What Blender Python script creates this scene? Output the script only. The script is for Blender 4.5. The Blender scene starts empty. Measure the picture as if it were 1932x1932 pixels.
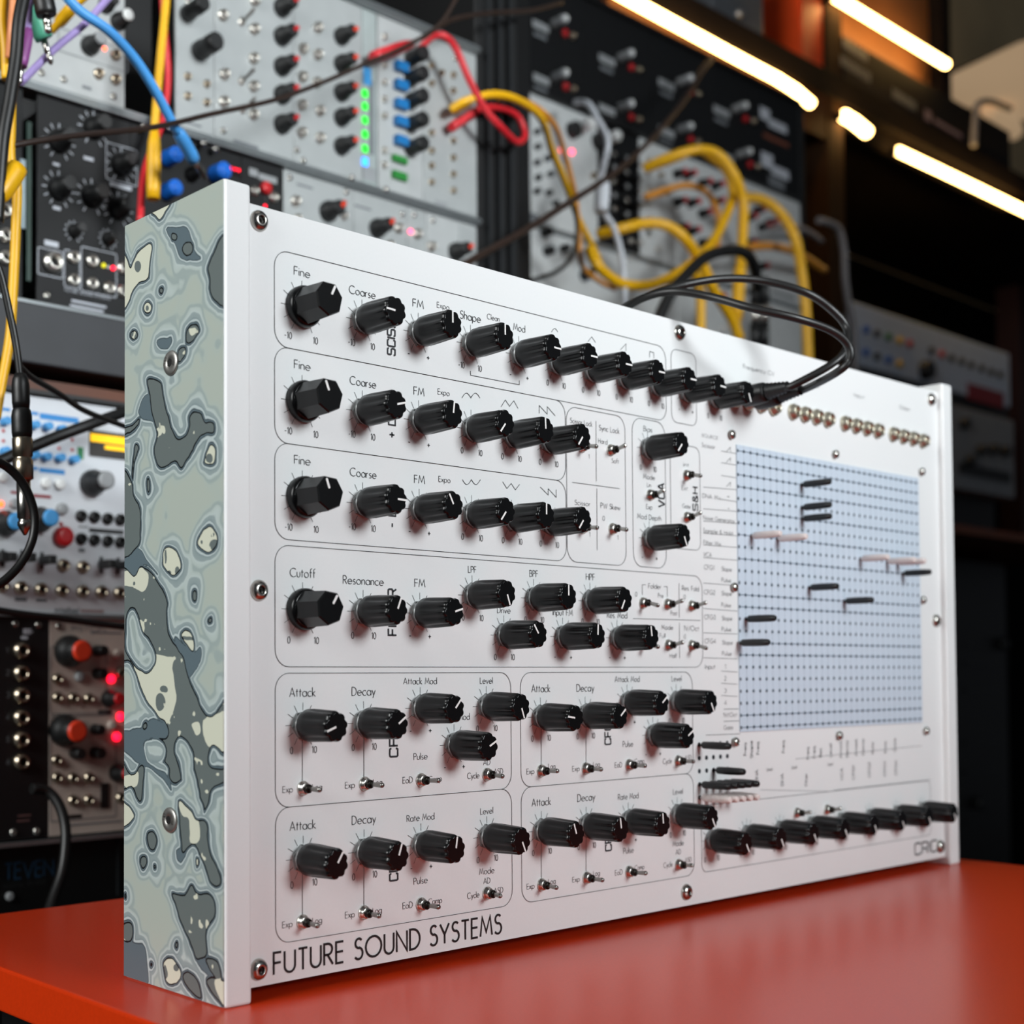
import bpy, bmesh, math, random
import numpy as np
from mathutils import Vector, Matrix
PI = math.pi
scn = bpy.context.scene
COL = scn.collection

# ------------------------------------------------------------------ camera
CP = np.array([-.26359, -.35926, .11034]); YAW, PIT, ROL = .68098, .03088, -.00212
FPX, CX, CY = 2532.128, 532.55, 1189.868          # focal length and principal point, 1932 px frame
_F = np.array([math.sin(YAW)*math.cos(PIT), math.cos(YAW)*math.cos(PIT), math.sin(PIT)])
_R0 = np.array([math.cos(YAW), -math.sin(YAW), 0]); _U0 = np.cross(_R0, _F)
_R = math.cos(ROL)*_R0 + math.sin(ROL)*_U0; _U = -math.sin(ROL)*_R0 + math.cos(ROL)*_U0
cd = bpy.data.cameras.new('camera'); cam = bpy.data.objects.new('camera', cd); COL.objects.link(cam)
cam.matrix_world = Matrix(((_R[0], _U[0], -_F[0], CP[0]), (_R[1], _U[1], -_F[1], CP[1]), (_R[2], _U[2], -_F[2], CP[2]), (0, 0, 0, 1)))
cd.sensor_width = 36; cd.lens = FPX/1932*36
cd.shift_x = (966-CX)/1932; cd.shift_y = (CY-966)/1932
cd.clip_start = .01; cd.clip_end = 30
cd.dof.use_dof = True; cd.dof.focus_distance = .51; cd.dof.aperture_fstop = 10
scn.camera = cam

# ------------------------------------------------------------------ world, lights, exposure
w = bpy.data.worlds.new('room_ambient'); scn.world = w; w.use_nodes = True
bg = w.node_tree.nodes['Background']; bg.inputs[0].default_value = (.80, .88, 1, 1); bg.inputs[1].default_value = .045
def area(name, loc, target, sx, sy, power, col):
    l = bpy.data.lights.new(name, 'AREA'); l.shape = 'RECTANGLE'; l.size = sx; l.size_y = sy; l.energy = power; l.color = col
    o = bpy.data.objects.new(name, l); COL.objects.link(o); o.location = loc
    o.rotation_euler = (Vector(target)-Vector(loc)).to_track_quat('-Z', 'Y').to_euler(); return o
def spread(o, deg): o.data.spread = math.radians(deg); return o
spread(area('front_key_light', (.34, -1.60, .74), (.35, 0, .57), .6, .45, 4.8, (.92, .975, 1)), 55)  # assumed key light; beam narrowed to put shade on the lower panel
area('side_fill_light', (-1.30, -.05, .75), (0, .05, .18), .7, .7, 23, (.98, 1, .99))  # added fill that brightens the marbled cheek, source unseen
area('ceiling_light', (.2, -.3, 2.2), (.25, .3, .2), 1.2, 1.2, 1.8, (1, .95, .90))
vs = scn.view_settings; vs.view_transform = 'Standard'; vs.look = 'None'; vs.exposure = 0; vs.gamma = 1; vs.use_curve_mapping = False

# ------------------------------------------------------------------ pixel -> place
def ray(u, v): return _F + (u-CX)/FPX*_R - (v-CY)/FPX*_U
def onY(u, v, Y=0.):
    d = ray(u, v); return Vector(CP + d*(Y-CP[1])/d[1])
def onX(u, v, X=0.):
    d = ray(u, v); return Vector(CP + d*(X-CP[0])/d[0])

# ------------------------------------------------------------------ materials
def srgb(h):
    if not isinstance(h, str): return h
    c = [int(h[i:i+2], 16)/255 for i in (0, 2, 4)]
    return tuple(x/12.92 if x <= .04045 else ((x+.055)/1.055)**2.4 for x in c)
_M = {}
def mat(name, col, rough=.5, metal=0., emit=0., coat=0., noise=0., nscale=60., bump=0., trans=0., spec=.5):
    if name in _M: return _M[name]
    m = bpy.data.materials.new(name); m.use_nodes = True; nt = m.node_tree; b = nt.nodes['Principled BSDF']
    c = srgb(col); b.inputs['Base Color'].default_value = (*c, 1); b.inputs['Roughness'].default_value = rough
    b.inputs['Metallic'].default_value = metal; b.inputs['Coat Weight'].default_value = coat; b.inputs['Coat Roughness'].default_value = .12
    b.inputs['Specular IOR Level'].default_value = spec
    if trans: b.inputs['Transmission Weight'].default_value = trans
    if emit: b.inputs['Emission Color'].default_value = (*c, 1); b.inputs['Emission Strength'].default_value = emit
    if noise or bump:
        tc = nt.nodes.new('ShaderNodeTexCoord'); n = nt.nodes.new('ShaderNodeTexNoise'); n.inputs['Scale'].default_value = nscale; n.inputs['Detail'].default_value = 4
        nt.links.new(tc.outputs['Object'], n.inputs['Vector'])
        if noise:
            r = nt.nodes.new('ShaderNodeValToRGB'); r.color_ramp.elements[0].position = .3; r.color_ramp.elements[1].position = .7
            r.color_ramp.elements[0].color = (*[x*(1-noise) for x in c], 1); r.color_ramp.elements[1].color = (*[min(1, x*(1+noise)) for x in c], 1)
            nt.links.new(n.outputs['Fac'], r.inputs['Fac']); nt.links.new(r.outputs['Color'], b.inputs['Base Color'])
        if bump:
            bp = nt.nodes.new('ShaderNodeBump'); bp.inputs['Strength'].default_value = bump; bp.inputs['Distance'].default_value = .0004
            nt.links.new(n.outputs['Fac'], bp.inputs['Height']); nt.links.new(bp.outputs['Normal'], b.inputs['Normal'])
    _M[name] = m; return m
WHITE = mat('white_powder_coat', 'e6e8e8', .42, noise=.008, nscale=900, bump=.05)
PRINT = mat('panel_ink', '2a2c30', .6, noise=.05)
BLACKK = mat('black_knob_plastic', '090a0b', .27, noise=.1, nscale=300, spec=.33)
BLACKP = mat('black_plastic', '101112', .45, noise=.1, nscale=200)
POINT = mat('white_pointer', 'f2f2f0', .5, noise=.02)
STEEL = mat('brushed_steel', 'b9b6b0', .24, 1, noise=.05, nscale=200)
CHROME = mat('polished_nickel', 'dcd9d2', .3, 1, noise=.03)
NUT = mat('grey_nut', '9a9c9c', .38, .7, noise=.06)
DARK = mat('dark_hole', '060606', .8, noise=.05)
DESK = mat('orange_desk_laminate', 'c43209', .3, noise=.05, nscale=900, coat=.06, bump=.02)

# ------------------------------------------------------------------ mesh builder
class MB:
    def __init__(s): s.v = []; s.f = []; s.sm = []
    def add(s, vs_, fs, T=None, smooth=False):
        b = len(s.v)
        s.v += [tuple(T @ Vector(p)) if T is not None else tuple(p) for p in vs_]
        s.f += [tuple(i+b for i in f) for f in fs]; s.sm += [smooth]*len(fs); return s
    def lathe(s, prof, n=24, T=None, smooth=True, cap0=True, cap1=True, rf=None):
        vs_, fs = [], []
        for r, h in prof:
            for i in range(n):
                a = 2*PI*i/n; q = rf(a, h, r) if rf else r
                vs_.append((q*math.cos(a), q*math.sin(a), h))
        m = len(prof)
        for j in range(m-1):
            for i in range(n): fs.append((j*n+i, j*n+(i+1) % n, (j+1)*n+(i+1) % n, (j+1)*n+i))
        s.add(vs_, fs, T, smooth)
        b = len(s.v)-len(vs_)
        if cap0: s.f.append(tuple(b+i for i in reversed(range(n)))); s.sm.append(False)
        if cap1: s.f.append(tuple(b+(m-1)*n+i for i in range(n))); s.sm.append(False)
        return s
    def box(s, a, b, T=None, bev=0.):
        x0, y0, z0 = a; x1, y1, z1 = b
        if bev <= 0:
            vs_ = [(x, y, z) for z in (z0, z1) for y in (y0, y1) for x in (x0, x1)]
            return s.add(vs_, [(0, 2, 3, 1), (4, 5, 7, 6), (0, 1, 5, 4), (2, 6, 7, 3), (0, 4, 6, 2), (1, 3, 7, 5)], T)
        bm = bmesh.new(); bmesh.ops.create_cube(bm, size=1)
        for v in bm.verts: v.co = ((x0+x1)/2+v.co.x*(x1-x0), (y0+y1)/2+v.co.y*(y1-y0), (z0+z1)/2+v.co.z*(z1-z0))
        bmesh.ops.bevel(bm, geom=bm.edges[:], offset=bev, segments=3, affect='EDGES', profile=.5)
        bm.verts.ensure_lookup_table(); bm.verts.index_update()
        s.add([v.co[:] for v in bm.verts], [[v.index for v in f.verts] for f in bm.faces], T); bm.free(); return s
    def prism(s, poly, h0, h1, T=None, scale1=1., smooth=False):
        n = len(poly); vs_ = [(x, y, h0) for x, y in poly]+[(x*scale1, y*scale1, h1) for x, y in poly]
        fs = [tuple(reversed(range(n))), tuple(range(n, 2*n))]+[(i, (i+1) % n, n+(i+1) % n, n+i) for i in range(n)]
        return s.add(vs_, fs, T, smooth)
    def tube(s, pts, r, n=10, smooth=True, r1=None):
        pts = [Vector(p) for p in pts]; m = len(pts); vs_, fs = [], []
        t0 = (pts[1]-pts[0]).normalized(); up = Vector((0, 0, 1)) if abs(t0.z) < .9 else Vector((1, 0, 0))
        nrm = t0.cross(up).normalized()
        for j, p in enumerate(pts):
            t = (pts[min(j+1, m-1)]-pts[max(j-1, 0)]).normalized()
            nrm = (nrm-t*nrm.dot(t)).normalized(); bn = t.cross(nrm)
            rr = r[j] if isinstance(r, (list, tuple)) else (r if r1 is None else r+(r1-r)*j/(m-1))
            for i in range(n):
                a = 2*PI*i/n; vs_.append(p+nrm*(rr*math.cos(a))+bn*(rr*math.sin(a)))
        for j in range(m-1):
            for i in range(n): fs.append((j*n+i, j*n+(i+1) % n, (j+1)*n+(i+1) % n, (j+1)*n+i))
        s.add(vs_, fs, None, smooth); b = len(s.v)-len(vs_)
        s.f.append(tuple(b+i for i in reversed(range(n)))); s.f.append(tuple(b+(m-1)*n+i for i in range(n))); s.sm += [False, False]; return s
    def ribbon(s, pts, wd, y, closed=False):
        "flat printed stroke in a plane of constant y; pts are (x, z)"
        P_ = [Vector(p) for p in pts]; P_ = [p for i, p in enumerate(P_) if i == 0 or (p-P_[i-1]).length > 1e-8]
        if closed and (P_[0]-P_[-1]).length < 1e-9: P_ = P_[:-1]
        m = len(P_); vs_, fs = [], []
        if m < 2: return s
        for j in range(m):
            a = P_[j-1] if (j > 0 or closed) else None; b = P_[(j+1) % m] if (j < m-1 or closed) else None
            d0 = (P_[j]-a).normalized() if a is not None and (P_[j]-a).length > 0 else None
            d1 = (b-P_[j]).normalized() if b is not None and (b-P_[j]).length > 0 else None
            d0 = d0 or d1; d1 = d1 or d0
            n0 = Vector((-d0.y, d0.x)); n1 = Vector((-d1.y, d1.x)); nn = (n0+n1)
            nn = nn.normalized() if nn.length > 1e-6 else n0
            k = wd/2/max(.45, nn.dot(n0))
            for sg in (1, -1): q = P_[j]+nn*(k*sg); vs_.append((q.x, y, q.y))
        rng = m if closed else m-1
        for j in range(rng): a = 2*j; b = 2*((j+1) % m); fs.append((a, b, b+1, a+1))
        return s.add(vs_, fs)
    def obj(s, name, m, parent=None, loc=None, rot=None, kind=None):
        me = bpy.data.meshes.new(name); me.from_pydata(s.v, [], s.f)
        me.polygons.foreach_set('use_smooth', s.sm); me.update(); me.materials.append(m)
        return link(name, me, parent, loc, rot, kind)
    def mesh(s, name, m):
        me = bpy.data.meshes.new(name); me.from_pydata(s.v, [], s.f); me.polygons.foreach_set('use_smooth', s.sm); me.update(); me.materials.append(m); return me
def link(name, data, parent=None, loc=None, rot=None, kind=None):
    o = bpy.data.objects.new(name, data); COL.objects.link(o)
    if parent is not None: o.parent = parent
    if loc is not None: o.location = loc
    if rot is not None: o.rotation_euler = rot
    if kind: o['kind'] = kind
    return o
def tag(o, label, cat, group=None):
    o['label'] = label; o['category'] = cat
    if group: o['group'] = group
    return o
def thing(name, label, cat, group=None, loc=None):
    return tag(link(name, None, None, loc), label, cat, group)
OUT = (PI/2, 0, 0)                 # local +z = out of a vertical panel, towards the room
TOUT = Matrix.Rotation(PI/2, 4, 'X')
def cat_rom(pts, k=8):
    pts = [Vector(p) for p in pts]; q = [pts[0]*2-pts[1]]+pts+[pts[-1]*2-pts[-2]]; out = []
    for i in range(1, len(q)-2):
        a, b, c, d = q[i-1:i+3]
        for j in range(k):
            t = j/k; out.append(.5*((2*b)+(c-a)*t+(2*a-5*b+4*c-d)*t*t+(3*b-a-3*c+d)*t**3))
    out.append(pts[-1]); return out

# ------------------------------------------------------------------ stroke lettering (geometric sans)
G = {  # width, strokes ; '@cx,cy,rx,ry,a0,a1' is an arc
'A': (.74, '0,0 .37,1 .74,0;.12,.32 .62,.32'), 'B': (.52, '0,0 0,1 .25,1 @.25,.77,.2,.23,90,-90 0,.54;.25,.54 @.25,.27,.27,.27,90,-90 0,0'),
'C': (.84, '@.5,.5,.5,.5,48,312'), 'D': (.66, '0,0 0,1 .18,1 @.18,.5,.48,.5,90,-90 0,0'), 'E': (.44, '.44,1 0,1 0,0 .44,0;0,.53 .42,.53'),
'F': (.42, '.42,1 0,1 0,0;0,.53 .4,.53'), 'G': (.98, '@.5,.5,.5,.5,48,352 .56,.47'), 'H': (.6, '0,0 0,1;.6,0 .6,1;0,.53 .6,.53'), 'I': (.02, '0.01,0 .01,1'),
'J': (.3, '.3,1 .3,.2 @.15,.15,.15,.15,0,-150'), 'K': (.56, '0,0 0,1;.52,1 .03,.5 .56,0'), 'L': (.42, '0,1 0,0 .42,0'), 'M': (.86, '0,0 .14,1 .43,.2 .72,1 .86,0'),
'N': (.68, '0,0 0,1 .68,0 .68,1'), 'O': (1., '@.5,.5,.5,.5,0,360'), 'P': (.48, '0,0 0,1 .22,1 @.22,.74,.26,.26,90,-90 0,.48'),
'Q': (1., '@.5,.5,.5,.5,0,360;.6,.3 .95,0'), 'R': (.52, '0,0 0,1 .22,1 @.22,.74,.26,.26,90,-90 0,.48;.2,.48 .52,0'),
'S': (.5, '@.26,.77,.21,.23,35,270 @.24,.28,.26,.28,80,-145'), 'T': (.52, '0,1 .52,1;.26,1 .26,0'), 'U': (.6, '0,1 0,.3 @.3,.3,.3,.3,180,360 .6,1'),
'V': (.7, '0,1 .35,0 .7,1'), 'W': (1.04, '0,1 .28,0 .52,.85 .76,0 1.04,1'), 'X': (.62, '0,0 .58,1;.04,1 .62,0'), 'Y': (.62, '0,1 .31,.46 .62,1;.31,.46 .31,0'), 'Z': (.56, '.02,1 .56,1 0,0 .56,0'),
'a': (.6, '@.3,.3,.3,.3,0,360;.6,0 .6,.6'), 'b': (.6, '@.3,.3,.3,.3,0,360;0,0 0,1.05'), 'c': (.5, '@.3,.3,.3,.3,48,312'), 'd': (.6, '@.3,.3,.3,.3,0,360;.6,0 .6,1.05'),
'e': (.6, '.01,.32 .6,.32 @.3,.3,.3,.3,4,318'), 'f': (.32, '@.3,.88,.16,.17,70,180 .14,0;0,.6 .32,.6'), 'g': (.6, '@.3,.3,.3,.3,0,360;.6,.6 .6,-.05 @.32,-.05,.28,.25,0,-150'),
'h': (.44, '0,0 0,1.05;0,.38 @.22,.38,.22,.22,180,0 .44,0'), 'i': (.04, '0.02,0 .02,.6;.02,.82 .02,.9'), 'j': (.1, '.08,.6 .08,-.2 0,-.3;.08,.82 .08,.9'),
'k': (.44, '0,0 0,1.05;.38,.6 .03,.29 .44,0'), 'l': (.02, '0.01,0 .01,1.05'), 'm': (.76, '0,0 0,.6;0,.4 @.19,.41,.19,.19,180,0 .38,0;.38,.4 @.57,.41,.19,.19,180,0 .76,0'),
'n': (.44, '0,0 0,.6;0,.38 @.22,.38,.22,.22,180,0 .44,0'), 'o': (.6, '@.3,.3,.3,.3,0,360'), 'p': (.6, '@.3,.3,.3,.3,0,360;0,-.32 0,.6'), 'q': (.6, '@.3,.3,.3,.3,0,360;.6,-.32 .6,.6'),
'r': (.28, '0,0 0,.6;0,.36 @.22,.36,.22,.23,180,75'), 's': (.34, '@.18,.45,.14,.15,40,270 @.16,.155,.17,.155,80,-140'), 't': (.3, '.14,0 .14,.86;0,.6 .3,.6'),
'u': (.44, '0,.6 0,.22 @.22,.22,.22,.22,180,360 .44,.6'), 'v': (.48, '0,.6 .24,0 .48,.6'), 'w': (.74, '0,.6 .2,0 .37,.5 .54,0 .74,.6'), 'x': (.46, '0,0 .44,.6;.02,.6 .46,0'),
'y': (.5, '0,.6 .26,.04;.5,.6 .12,-.32'), 'z': (.42, '0,.6 .42,.6 0,0 .42,0'),
'0': (.5, '@.25,.5,.25,.5,0,360'), '1': (.2, '0,.82 .18,1 .18,0'), '2': (.5, '@.25,.74,.23,.26,170,-25 0,0 .5,0'), '3': (.46, '@.22,.76,.2,.24,150,-80;@.22,.27,.24,.27,80,-150'),
'4': (.54, '.4,0 .4,1 0,.28 .54,.28'), '5': (.46, '.44,1 .14,1 .06,.56 @.2,.32,.26,.3,110,-140'), '6': (.48, '.34,1 .04,.42;@.24,.27,.24,.27,0,360'),
'-': (.3, '0,.42 .3,.42'), '+': (.44, '0,.4 .44,.4;.22,.18 .22,.62'), '/': (.36, '0,-.05 .36,1'), '.': (.06, '0,.02 .06,.02'), '&': (.66, '.66,0 .12,.72 @.26,.8,.16,.19,200,-20 .08,.36 @.22,.22,.22,.22,140,320 .6,.42'), ' ': (.3, '')}
SQ = {  # wide square lettering for the section names
'S': (1., '.95,.85 .95,.9 .85,1 .12,1 .02,.9 .02,.62 .12,.53 .85,.5 .97,.4 .97,.1 .86,0 .1,0 .02,.1 .02,.18'), 'C': (.95, '.95,.8 .95,.9 .85,1 .12,1 0,.88 0,.12 .12,0 .85,0 .95,.1 .95,.22'),
'I': (.02, '.01,0 .01,1'), 'O': (1., '.12,0 .88,0 1,.12 1,.88 .88,1 .12,1 0,.88 0,.12 .12,0'), 'R': (.95, '0,0 0,1 .82,1 .93,.9 .93,.55 .82,.45 0,.45;.6,.45 .95,0'),
'D': (1., '0,0 0,1 .85,1 1,.85 1,.15 .85,0 0,0'), 'N': (.95, '0,0 0,1 .95,0 .95,1'), 'A': (1., '0,0 .45,1 .55,1 1,0;.15,.3 .85,.3'), 'F': (.85, '.85,1 0,1 0,0;0,.5 .78,.5'),
'L': (.8, '0,1 0,0 .8,0'), 'T': (.9, '0,1 .9,1;.45,1 .45,0'), 'E': (.85, '.85,1 0,1 0,0 .85,0;0,.5 .8,.5'), 'G': (1., '.97,.8 .97,.9 .86,1 .12,1 0,.88 0,.12 .12,0 .88,0 1,.12 1,.48 .55,.48'),
'V': (1., '0,1 .46,0 .54,0 1,1'), 'H': (.95, '0,0 0,1;.95,0 .95,1;0,.5 .95,.5'), '&': (1., '1,0 .15,.75 .15,.9 .28,1 .6,1 .72,.9 .72,.7 .05,.4 .05,.12 .16,0 .7,0 .95,.4'), '+': (.7, '0,.5 .7,.5;.35,.15 .35,.85'),
'-': (.5, '0,.5 .5,.5'), '1': (.3, '0,.8 .25,1 .25,0'), '2': (.9, '.02,.85 .12,1 .8,1 .9,.88 .9,.62 .8,.52 .1,.48 0,.38 0,0 .9,0'), '3': (.9, '.02,.9 .12,1 .8,1 .9,.88 .9,.6 .8,.52 .3,.52;.8,.52 .9,.42 .9,.12 .8,0 .1,0 .02,.1'),
'4': (.9, '.7,0 .7,1 0,.3 .9,.3'), ' ': (.4, '')}
def strokes(text, font, gap):
    x = 0; out = []
    for ch in text:
        wd, st = font.get(ch, font.get(' '))
        for sub in st.split(';'):
            pl = []
            for tk in sub.split():
                if tk[0] == '@':
                    cx, cy, rx, ry, a0, a1 = map(float, tk[1:].split(',')); n = max(4, int(abs(a1-a0)/20))
                    pl += [(x+cx+rx*math.cos(math.radians(a0+(a1-a0)*i/n)), cy+ry*math.sin(math.radians(a0+(a1-a0)*i/n))) for i in range(n+1)]
                else: a, b = tk.split(','); pl.append((x+float(a), float(b)))
            if len(pl) > 1: out.append(pl)
        x += wd+gap
    return out, x-gap
def text(mb, t, x0, z0, cap, wid=None, y=-.0002, wt=.085, font=G, gap=.17, rot=False, align=0.):
    "print text: baseline start (x0,z0); rot = reading upwards"
    st, W0 = strokes(t, font, gap); sx = wid/W0 if wid and W0 > .05 else cap
    off = -align*W0*sx
    for pl in st:
        p = [(off+a*sx, b*cap) for a, b in pl]
        p = [(x0-b, z0+a) for a, b in p] if rot else [(x0+a, z0+b) for a, b in p]
        mb.ribbon(p, wt*cap, y, closed=(len(p) > 3 and (Vector(p[0])-Vector(p[-1])).length < 1e-5))
def rrect(x0, z0, x1, z1, r, n=6):
    p = []
    for cx, cz, a in ((x1-r, z1-r, 0), (x0+r, z1-r, 90), (x0+r, z0+r, 180), (x1-r, z0+r, 270)):
        p += [(cx+r*math.cos(math.radians(a+90*i/n)), cz+r*math.sin(math.radians(a+90*i/n))) for i in range(n+1)]
    return p
# ------------------------------------------------------------------ the setting
FLOORZ = -.72
fl = MB().box((-2.5, -3, FLOORZ-.05), (7, 2.6, FLOORZ)).obj('floor', mat('dark_floor', '2c2a28', .6, noise=.2, nscale=8)); fl['kind'] = 'structure'
wl = MB().box((-3, 2.5, FLOORZ), (7, 2.6, 4)).obj('wall_back', mat('dark_wall', '171412', .8, noise=.15, nscale=10)); wl['kind'] = 'structure'

# desk
DX0, DX1, DY0, DY1, DT = -.0272, .5442, -.42, .2035, .0165
desk = thing('desk', 'orange red laminate desk top under the white synthesizer', 'desk', loc=(DX0, DY0, FLOORZ))
def dpart(mb, name, m): o = mb.obj(name, m, desk); o.location = -Vector((DX0, DY0, FLOORZ)); return o
def rr_prism(mb, x0, y0, x1, y1, r, h0, h1): return mb.prism(rrect(x0, y0, x1, y1, r), h0, h1)
dpart(MB().box((DX0, DY0, -DT), (DX1, DY1, 0), bev=.0012), 'desktop', DESK)
for lx in (DX0+.05, DX1-.05):
    for ly in (-.08, DY1-.05): dpart(MB().box((lx-.015, ly-.015, FLOORZ), (lx+.015, ly+.015, -DT), bev=.002), 'leg', BLACKP)

# ------------------------------------------------------------------ the white synthesizer
T_, W_, ZB, H_, HC, DEP, PR = .01159, .50108, .00444, .266, .27538, .06147, .00333
XR = T_+W_
syn = thing('modular_synthesizer', 'white patch-matrix synthesizer with marbled end cheeks on the orange desk', 'synthesizer')
panel = MB().box((T_, 0, ZB), (XR, .002, ZB+H_)).obj('front_panel', WHITE, syn)
MB().box((T_, .0021, ZB+.002), (XR, DEP-PR-.004, ZB+H_-.002)).obj('enclosure', mat('white_case', 'd0d2d2', .5, noise=.02), syn)

# --- marbled cheeks: signed distances to the traced pools of colour drive a banded ramp
FA, FB, FC = (200, 320, 3.864), (200, 780, 3.864), (200, 1240, 2.792)
FPXL = (0, 0, 1)
def ell(cx, cy, rx, ry, n=14): return [(cx+rx*math.cos(2*PI*i/n), cy+ry*math.sin(2*PI*i/n)) for i in range(n)]
POOLS = [
(FA, [(300,545),(330,560),(325,650),(310,780),(240,830),(190,900),(165,960),(115,995),(110,560),(150,640),(172,712),(200,660),(240,590)]),
(FA, [(335,310),(400,270),(470,245),(440,300),(395,372),(360,335)]),
(FA, ell(497,490,24,38)), (FA, ell(595,575,38,55)), (FA, [(885,490),(810,560),(740,710),(755,800),(772,930),(885,965)]),
(FA, ell(303,1010,30,45)), (FA, ell(205,1205,28,38)), (FA, ell(403,880,16,26)),
(FA, [(640,1115),(675,1150),(670,1200),(600,1270),(588,1200),(600,1150)]), (FA, [(525,1320),(580,1300),(575,1370),(530,1410)]),
(FB, [(300,-237),(350,-250),(400,-217),(420,-97),(450,23),(480,110),(530,180),(580,170),(610,100),(610,30),(640,-10),(690,5),(720,60),(750,50),(790,70),(790,140),(740,150),(690,180),(640,250),(590,340),(550,400),(500,350),(400,390),(360,330),(350,250),(375,150),(340,0),(320,-130)]),
(FB, [(240,40),(235,90),(180,140),(110,155),(110,110),(190,90)]), (FB, [(215,220),(240,260),(210,370),(200,480),(190,420),(205,300)]),
(FB, [(105,440),(190,490),(200,600),(245,700),(250,860),(230,980),(105,1015)]), (FB, [(760,235),(720,350),(755,380),(795,350),(800,250)]),
(FB, ell(310,530,13,55)), (FB, [(755,815),(800,870),(805,950),(760,1015),(715,1000),(670,950),(690,880)]),
(FB, [(455,972),(500,1000),(540,1080),(545,1140),(490,1185),(440,1150),(412,1090),(420,1000)]), (FB, ell(645,1335,20,42)), (FB, ell(758,1510,14,26)),
(FB, [(585,1580),(630,1610),(645,1680),(635,1730),(580,1670),(545,1620)]),
(FPXL, [(226,1076),(252,1088),(265,1070),(285,1083),(303,1106),(314,1130),(314,1155),(317,1184),(325,1210),(345,1241),(353,1270),(365,1300),(375,1320),(385,1345),(400,1352),(430,1320),(430,1420),(405,1405),(395,1425),(400,1445),(430,1450),(430,1470),(400,1490),(395,1515),(385,1530),(380,1510),(370,1460),(350,1410),(335,1395),(330,1420),(345,1460),(335,1475),(320,1470),(318,1445),(300,1430),(285,1430),(275,1400),(295,1395),(315,1390),(315,1370),(290,1340),(270,1310),(258,1270),(245,1250),(226,1230)]),
(FC, [(350,1240),(420,1250),(450,1200),(480,1240),(540,1250),(570,1290),(570,1370),(530,1440),(530,1560),(510,1590),(470,1590),(440,1500),(400,1400),(365,1310)]),
(FC, [(480,860),(530,870),(545,1000),(600,1150),(590,1200),(550,1190),(520,1100),(470,990),(400,1030),(395,960),(385,760),(440,800)]),
(FC, ell(115,1445,30,60)), (FC, [(345,1580),(390,1640),(390,1700),(345,1725),(310,1690),(305,1610)]),
(FC, [(430,1650),(480,1700),(500,1790),(470,1785),(405,1700)]), (FC, [(520,1600),(590,1600),(600,1720),(560,1680)]), (FC, [(530,1720),(640,1860),(640,1740),(570,1690)]),
(FC, ell(195,1075,18,32)), (FC, ell(258,1108,7,11)), (FC, ell(482,1080,8,24)), (FC, ell(370,1513,8,18)), (FC, ell(240,1620,5,9)), (FC, ell(105,1255,6,15)), (FC, ell(240,965,25,55)),
(FC, [(80,550),(130,620),(180,570),(200,600),(190,740),(170,750),(130,680),(80,690)]), (FC, [(80,755),(150,830),(110,880),(80,885)]), (FC, ell(208,360,12,18)),
]
SLATE = [(FA, [(440,440),(520,418),(590,430),(620,520),(640,600),(690,650),(560,650),(510,560)]), (FB, [(105,1030),(240,1000),(300,1090),(380,1180),(300,1110),(250,1110),(195,1190),(105,1150)]),
(FC, [(80,400),(180,380),(250,330),(325,370),(325,450),(250,420),(200,450),(215,560),(310,620),(345,690),(310,650),(250,600),(180,560),(80,470)]), (FB, [(500,1640),(540,1660),(640,1740),(690,1700),(690,1800),(620,1920),(590,1960),(580,1840),(520,1740)]),
(FC, [(80,1505),(190,1520),(210,1600),(215,1720),(80,1680)]), (FB, [(270,-100),(330,-140),(340,0),(370,60),(300,40),(240,0)]), (FC, [(480,1590),(540,1600),(580,1680),(560,1700),(500,1640)]), (FC, [(370,1020),(420,1010),(390,1080)]), (FA, [(380,1250),(470,1230),(450,1300),(400,1290)])]
HOLES = [(FPXL, [(241,1160),(255,1150),(270,1190),(290,1220),(293,1250),(280,1270),(262,1262),(240,1235),(236,1200)]),
(FC, [(375,430),(410,430),(460,500),(470,640),(520,800),(510,840),(470,830),(450,720),(380,730),(345,690),(400,640),(370,520)]),
(FC, [(200,450),(250,420),(320,470),(300,560),(215,560)])]
CREAM = [POOLS[0], POOLS[1], POOLS[5], POOLS[14], POOLS[16], POOLS[17], POOLS[20], (FC, ell(345,1660,50,75)), (FC, [(165,0),(345,0),(350,60),(370,200),(330,340),(280,350),(190,260),(150,170)]),
(FC, [(450,350),(490,345),(500,400),(470,410)]), (FC, [(510,170),(640,60),(640,240),(540,220)]), (FC, [(515,340),(640,290),(640,480),(540,470)]),
(FC, [(385,740),(440,800),(490,860),(490,960),(440,980),(440,860),(400,830)]), (FB, [(110,1170),(240,1130),(300,1170),(300,1250),(260,1300),(200,1270),(110,1250)]),
(FC, [(525,1380),(545,1400),(530,1430)]), (FC, [(80,640),(125,620),(165,600),(160,680),(100,680)]), POOLS[-2], (FC, [(570,1700),(640,1720),(640,1850),(600,1800)]),
(FA, [(610,1150),(655,1150),(650,1190),(620,1200)])]
CDOT = [(FA, ell(230,705,26,46)), (FA, ell(300,1015,12,24)), (FB, ell(757,330,26,36)), (FB, ell(700,935,9,16)), (FB, ell(785,955,28,38)), (FB, ell(780,880,12,18)), (FB, ell(435,1050,9,60)), (FB, ell(520,1150,18,30)), (FB, ell(462,1165,14,14)),
(FC, ell(285,235,25,48)), (FC, ell(305,165,18,18)), (FC, ell(582,130,12,22)), (FC, ell(312,1660,10,40)), (FC, ell(370,1630,14,20)), (FB, ell(600,1635,60,12)), (FB, ell(205,1245,10,16))]
def to_yz(fr, pts):
    o = []
    for X, Y in pts: p = onX(fr[0]+X/fr[2], fr[1]+Y/fr[2], 0.); o.append((p.y*1000, p.z*1000))
    return o
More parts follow.
